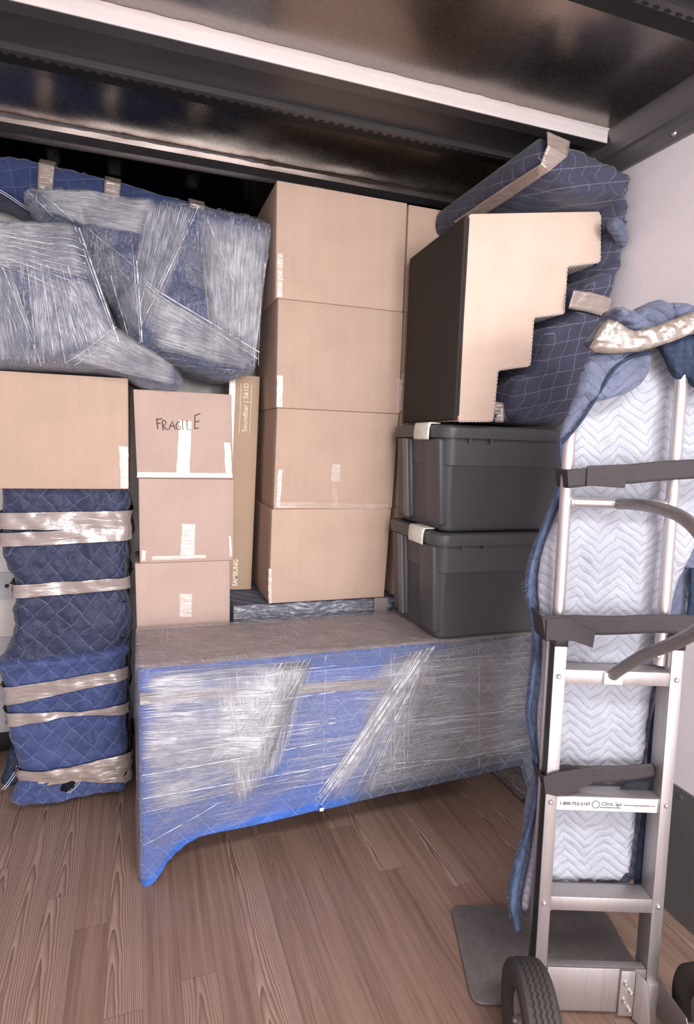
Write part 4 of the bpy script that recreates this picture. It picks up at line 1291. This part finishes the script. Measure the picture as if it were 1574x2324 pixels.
# handle tubes, cross tube, loop handle
def hz(u, off, z): return (u, off + fy(z), z)
for u, zb, ztp in ((-.003, 1.03, 1.545), (.263, .958, 1.69)):
    mb = MB(); mb.tube([hz(u, .032, zb + (ztp - zb) * i / 6) for i in range(7)], .0148, 18)
    mb.build('handle_tube', M['alu_shine'], ht)
mb = MB(); mb.lathe([(0, .006), (.005, .005), (.0075, .001), (.0075, 0)], 12, Matrix.Translation((.251, fy(.99) + .015, .985)) @ Matrix.Rotation(PI / 2, 4, 'X')); mb.build('bolt', M['bolt'], ht)
mb = MB(); mb.tube([hz(.0, .032, 1.366), hz(.26, .032, 1.366)], .0132, 16)
for u in (.010, .252):
    mb.lathe([(.0132, -.006), (.0175, -.003), (.0185, .0), (.0175, .003), (.0132, .006)], 16, Matrix.Translation(hz(u, .032, 1.366)) @ Matrix.Rotation(PI / 2, 4, 'Y'))
mb.build('cross_tube', M['alu_shine'], ht)
P = [hz(.128, .025, 1.366), hz(.130, -.04, 1.372), hz(.132, -.14, 1.376), hz(.133, -.25, 1.368), hz(.134, -.33, 1.335), hz(.135, -.375, 1.275), hz(.135, -.375, 1.215), hz(.135, -.34, 1.165), hz(.134, -.26, 1.110), hz(.132, -.15, 1.045), hz(.130, -.05, .975), hz(.13, -.005, .940)]
def spline(P, n=8):
    P = [Vector(p) for p in P]; out = []
    Q = [P[0]] + P + [P[-1]]
    for i in range(1, len(Q) - 2):
        for j in range(n):
            t = j / n
            a, b, c, d = Q[i - 1], Q[i], Q[i + 1], Q[i + 2]
            out.append(.5 * ((2 * b) + (c - a) * t + (2 * a - 5 * b + 4 * c - d) * t * t + (3 * b - a - 3 * c + d) * t ** 3))
    out.append(P[-1]); return out
mb = MB(); mb.tube(spline(P), .0138, 18); mb.build('loop_handle', M['alu_dull'], ht)
mb = MB(); mb.hexa([(.108, fy(.92) - .006, .915), (.155, fy(.92) - .006, .915), (.155, fy(.92) + .004, .915), (.108, fy(.92) + .004, .915)], [(.108, fy(.92) - .006, .944), (.155, fy(.92) - .006, .944), (.155, fy(.92) + .004, .944), (.108, fy(.92) + .004, .944)])
mb.build('handle_clip', M['latch'], ht, bevel=.002)
# nose plate: floor blade and upright back
mb = MB()
poly = rrect(-.17, .335, .03, .375, .03, 6)
mb.prism(poly, 'z', .004, .012)
mb.build('nose_plate', M['zinc'], ht, bevel=.002)
mb = MB(); mb.box(.015, .274, .004, .010, .025, .150); mb.box(.015, .274, .010, .03, .146, .150); mb.build('nose_bracket', M['alu'], ht, bevel=.0015)
mb = MB(); mb.box(.205, .243, -.004, .004, .022, .152); mb.hexa([(.243, -.004, .015), (.247, -.004, .015), (.280, -.03, .0), (.276, -.03, .0)], [(.243, -.004, .150), (.247, -.004, .150), (.280, -.004, .12), (.276, -.004, .12)])
br = mb.build('corner_bracket', M['alu'], ht, bevel=.0015)
for (u, z) in ((.217, .118), (.232, .094), (.217, .068), (.232, .044)):
    mb = MB(); mb.lathe([(0, .009), (.004, .008), (.006, .004), (.0062, 0)], 12, Matrix.Translation((u, -.004, z)) @ Matrix.Rotation(PI / 2, 4, 'X')); mb.build('bolt', M['bolt'], br)
mb = MB(); mb.box(.277, .308, -.006, .064, .0, .118); mb.build('rail_foot', M['alu'], ht, bevel=.002)
# axle brackets and wheels
for (u, s) in ((-.020, 1), (.308, 1)):
    mb = MB(); mb.prism([(.0, .03), (.0, .14), (-.04, .135), (-.125, .150), (-.145, .128), (-.125, .106), (-.04, .04)], 'x', u - .004, u)
    mb.tube([(u - (.09 if u < 0 else -.0), -.125, .128), (u + (.0 if u < 0 else .10), -.125, .128)], .008, 12)
    mb.build('axle_bracket', M['alu_dull'], ht, bevel=.001)
def wheel(uc):
    T = Matrix.Translation((uc, -.128, .128)) @ Matrix.Rotation(PI / 2, 4, 'Y')
    R, w = .128, .037
    mb = MB()
    prof = [(.062, -.024), (.070, -.034), (.088, -.042), (.106, -.044), (.117, -.041), (.1245, -.034)]
    mb.lathe(prof, 96, T)
    # tread: zig-zag grooves between ribs
    seg = 192; ribs = 5
    rows = []
    cols = []
    for k_ in range(ribs * 4 + 1):
        h = -.034 + .068 * k_ / (ribs * 4)
        g = (k_ % 4 == 0) and 0 < k_ < ribs * 4
        crown = .128 - .0035 * (h / .034) ** 2
        cols.append((h, crown - (.0035 if g else 0), k_))
    for h, r, k_ in cols:
        row = []
        for j in range(seg):
            a = 2 * PI * j / seg
            zig = .0016 * (1 if (j // 2) % 2 else -1) if 0 < k_ < ribs * 4 else 0
            row.append(T @ Vector((r * math.cos(a), r * math.sin(a), h + zig)))
        rows.append(row)
    mb.grid(rows, True)
    mb.lathe([(r, -h) for r, h in prof], 96, T)
    ty = mb.build('tyre', M['rubber'], ht, smooth=35)
    mb = MB()
    mb.lathe([(.0, -.034), (.014, -.034), (.016, -.020), (.030, -.016), (.046, -.016), (.056, -.022), (.064, -.024), (.066, -.018), (.064, .0), (.066, .018), (.064, .024), (.056, .022), (.046, .016), (.030, .016), (.016, .02), (.014, .034), (0, .034)], 48, T)
    mb.build('rim', M['rim'], ty)
wheel(-.068); wheel(.376)
# black hook-and-loop straps round the frame
def strap(pts_top, pts_bot, off=-.006, tail=None):
    """front run given by photo points along top and bottom edge; then round the back of the frame"""
    n = len(pts_top)
    F = [(lp(*a, off=off), lp(*b, off=off)) for a, b in zip(pts_top, pts_bot)]
    rows = []
    for i in range(n - 1):
        for j in range(8):
            t = j / 8
            rows.append((F[i][0].lerp(F[i + 1][0], t), F[i][1].lerp(F[i + 1][1], t)))
    rows.append(F[-1])
    g = [[a.lerp(b, q / 5) + Vector((0, -.003 * noise.noise(a.lerp(b, q / 5) * 30), 0)) for q in range(6)] for a, b in rows]
    left = [[p + Vector((-.002, .078 * k_ / 4, 0)) for p in g[0]] for k_ in (4, 3, 2, 1)]
    mb = MB(); mb.grid(left + g)
    o = mb.build('strap', M['strap'], ht, smooth=60)
    s = o.modifiers.new('thick', 'SOLIDIFY'); s.thickness = .003; s.offset = 0
    if tail:
        T_ = [lp(x, y, off=off - .005) for x, y in tail]
        m2 = MB(); m2.add(T_, [tuple(range(len(T_)))])
        q = m2.build('strap_tail', M['strap'], o, smooth=0)
        s = q.modifiers.new('thick', 'SOLIDIFY'); s.thickness = .003; s.offset = 0
    return o
strap([(1288, 1066), (1360, 1058), (1430, 1053), (1500, 1046), (1580, 1042), (1640, 1042)], [(1290, 1108), (1360, 1100), (1430, 1098), (1500, 1091), (1580, 1086), (1640, 1086)], tail=[(1332, 1057), (1432, 1053), (1436, 1064), (1424, 1072), (1416, 1108), (1330, 1102)])
strap([(1230, 1398), (1300, 1396), (1400, 1398), (1480, 1394), (1574, 1396), (1600, 1396)], [(1238, 1455), (1295, 1442), (1400, 1440), (1490, 1436), (1566, 1440), (1600, 1444)], tail=[(1295, 1400), (1320, 1420), (1350, 1432), (1344, 1470), (1300, 1455), (1238, 1452), (1240, 1405)])
strap([(1230, 1760), (1275, 1736), (1340, 1739), (1420, 1738), (1478, 1732)], [(1240, 1803), (1285, 1802), (1335, 1780), (1420, 1772), (1490, 1762)], off=.03)
mb = MB(); T_ = [lp(x, y, .04) for x, y in ((1455, 1745), (1482, 1733), (1502, 1800), (1475, 1800), (1395, 1803))]; mb.add(T_, [tuple(range(5))]); q = mb.build('strap_tail', M['strap_fuzzy'], ht, smooth=0)
s = q.modifiers.new('thick', 'SOLIDIFY'); s.thickness = .003
mb = MB(); T_ = [lp(x, y, -.008) for x, y in ((1232, 1762), (1262, 1752), (1338, 1740), (1342, 1776), (1290, 1800), (1262, 1806), (1236, 1800))]; mb.add(T_, [tuple(range(7))]); q = mb.build('strap_tail', M['strap'], ht, smooth=0)
s = q.modifiers.new('thick', 'SOLIDIFY'); s.thickness = .003
mb = MB(); T_ = [lp(x, y, .0) for x, y in ((1480, 1404), (1530, 1394), (1574, 1396), (1574, 1410), (1500, 1433), (1420, 1430))]; mb.add(T_, [tuple(range(6))])

# ================================================================== BLANKET ON THE HAND TRUCK
bl = thing('moving_blanket', 'blue moving blanket with pale zigzag-stitched lining, hung on the hand truck', 'blanket', (HX, HY, 0), (0, 0, RZ))
def frl(pts, off): return [fr(x, y, off) for x, y in pts]
Lp = [(1345, 800), (1340, 880), (1300, 960), (1286, 1000), (1292, 1060), (1296, 1100), (1262, 1180), (1232, 1255), (1222, 1330), (1228, 1400), (1236, 1460), (1230, 1560), (1222, 1620), (1222, 1700), (1232, 1770), (1218, 1880), (1206, 1960), (1190, 2030), (1185, 2068), (1196, 2075), (1210, 2040), (1232, 2008), (1330, 2004), (1428, 2000), (1440, 1900), (1452, 1780), (1476, 1600), (1500, 1480), (1545, 1300), (1600, 1200), (1640, 1000), (1640, 760), (1480, 770)]
Cp = [(1345, 790), (1318, 900), (1285, 960), (1270, 1000), (1272, 1080), (1262, 1130), (1238, 1190), (1212, 1250), (1198, 1300), (1198, 1350), (1208, 1400), (1214, 1450), (1208, 1520), (1200, 1590), (1196, 1640), (1210, 1700), (1218, 1760), (1196, 1830), (1190, 1900), (1178, 1950), (1160, 1995), (1156, 2040), (1162, 2090), (1172, 2116), (1182, 2095), (1204, 2060), (1236, 2014), (1330, 2012), (1462, 2012), (1470, 1850), (1480, 1700), (1520, 1500), (1570, 1380), (1600, 1240), (1660, 1000), (1660, 740), (1480, 740)]
def leany(amp, s): return lambda x, z, d: LEAN * z + amp * fbm((x * s, z * s * .6, 2), 3) + .006 * fbm((x * 12, z * 5, 3), 3)
weld(relief(frl(Cp, .112), .112, .028, .012, .014, leany(.008, 3), 1, lean=LEAN).build('cover', M['slate'], bl, smooth=70))
weld(relief(frl(Lp, .085), .082, .022, .008, .012, leany(.010, 3), 1, lean=LEAN).build('lining', M['lining'], bl, smooth=70))
# frayed blue edge down the left side
edge = [(1286, 965), (1272, 1000), (1276, 1085), (1256, 1145), (1222, 1235), (1203, 1310), (1206, 1385), (1218, 1455), (1210, 1540), (1201, 1620), (1215, 1705), (1222, 1770), (1200, 1880), (1172, 1985), (1165, 2050), (1175, 2105)]
E3 = spline([lp(x, y, .096) for x, y in edge], 8)
mb = MB(); mb.tube(E3, [.0075 + .004 * fbm((i * .13, 0, 0), 1) + (.005 if i > len(E3) * .82 else 0) for i in range(len(E3))], 9, sy=.8)
for i in range(520):
    a = random.choice(E3[40:] if random.random() < .75 else E3)
    d = Vector((random.uniform(-1, .3), random.uniform(-.5, .3), random.uniform(-1, .5))) * random.uniform(.004, .020)
    o_ = Vector((random.uniform(-.009, .004), random.uniform(-.008, 0), random.uniform(-.012, .012)))
    mb.tube([a + o_, a + o_ + d * .5 + Vector((0, 0, .004)), a + o_ + d], [.0007, .0006, .0004], 4)
mb.build('frayed_edge', M['denim'], bl)
# dark right edge
mb = MB(); mb.tube(spline([lp(x, y, .09) for x, y in ((1572, 1290), (1566, 1390), (1530, 1470), (1486, 1640), (1472, 1780), (1458, 1900), (1446, 2010))], 6), .010, 8); mb.build('bound_edge', M['denim_dark'], bl)
# folded-over flap, gathered bundle and tape at the top
flap = [(1345, 792), (1480, 796), (1483, 830), (1466, 865), (1430, 892), (1380, 905), (1345, 915), (1310, 965), (1275, 1004), (1272, 985), (1290, 945), (1310, 890), (1325, 840)]
weld(relief(frl(flap, .008), .008, .02, .012, .009, lambda x, z, d: LEAN * z + .012 * fbm((x * 6, z * 5, 1), 3), 1, lean=LEAN).build('flap', M['slate'], bl, smooth=70))
mb = MB(); mb.tube(spline([lp(x, y, .006) for x, y in ((1474, 800), (1440, 806), (1400, 830), (1370, 872), (1346, 912), (1310, 965), (1276, 1004))], 6), [.0045] * 37, 8); mb.build('flap_seam', M['denim_dark'], bl)
for q, (pp, mt) in enumerate((([(1350, 775), (1378, 735), (1402, 700), (1408, 688), (1440, 694), (1470, 705), (1482, 760), (1440, 790)], 'slate'), ([(1440, 720), (1448, 700), (1500, 672), (1532, 676), (1545, 700), (1540, 745), (1490, 770), (1440, 770)], 'slate'), ([(1520, 690), (1535, 680), (1562, 680), (1600, 690), (1620, 720), (1600, 750), (1540, 740)], 'slate'), ([(1400, 700), (1420, 690), (1465, 700), (1500, 740), (1480, 775), (1420, 740)], 'slate'))):
    off = .025 - .012 * q
    weld(relief(frl(pp, off), off, .10, .03, .009, lambda x, z, d: LEAN * z + .02 * fbm((x * 7, z * 7, q), 3), 1, lean=LEAN).build('gathered_fold', M[mt], bl, smooth=70))
weld(relief(frl([(1336, 797), (1355, 765), (1378, 722), (1400, 728), (1425, 742), (1450, 752), (1520, 728), (1580, 704), (1640, 690), (1640, 735), (1580, 753), (1520, 778), (1460, 795), (1400, 802)], -.026), -.026, .014, .006, .008, lambda x, z, d: LEAN * z + .008 * fbm((x * 14, z * 18, 5), 4), 1, lean=LEAN).build('tape_band', M['tape_dull'], bl, smooth=70))
weld(relief(frl([(1490, 775), (1580, 755), (1640, 745), (1640, 900), (1580, 880), (1562, 850), (1548, 862), (1530, 850), (1515, 810)], .006), .006, .02, .012, .009, lambda x, z, d: LEAN * z + .02 * fbm((x * 9, z * 6, 5), 3), 1, lean=LEAN).build('torn_corner', M['denim_dark'], bl, smooth=70))
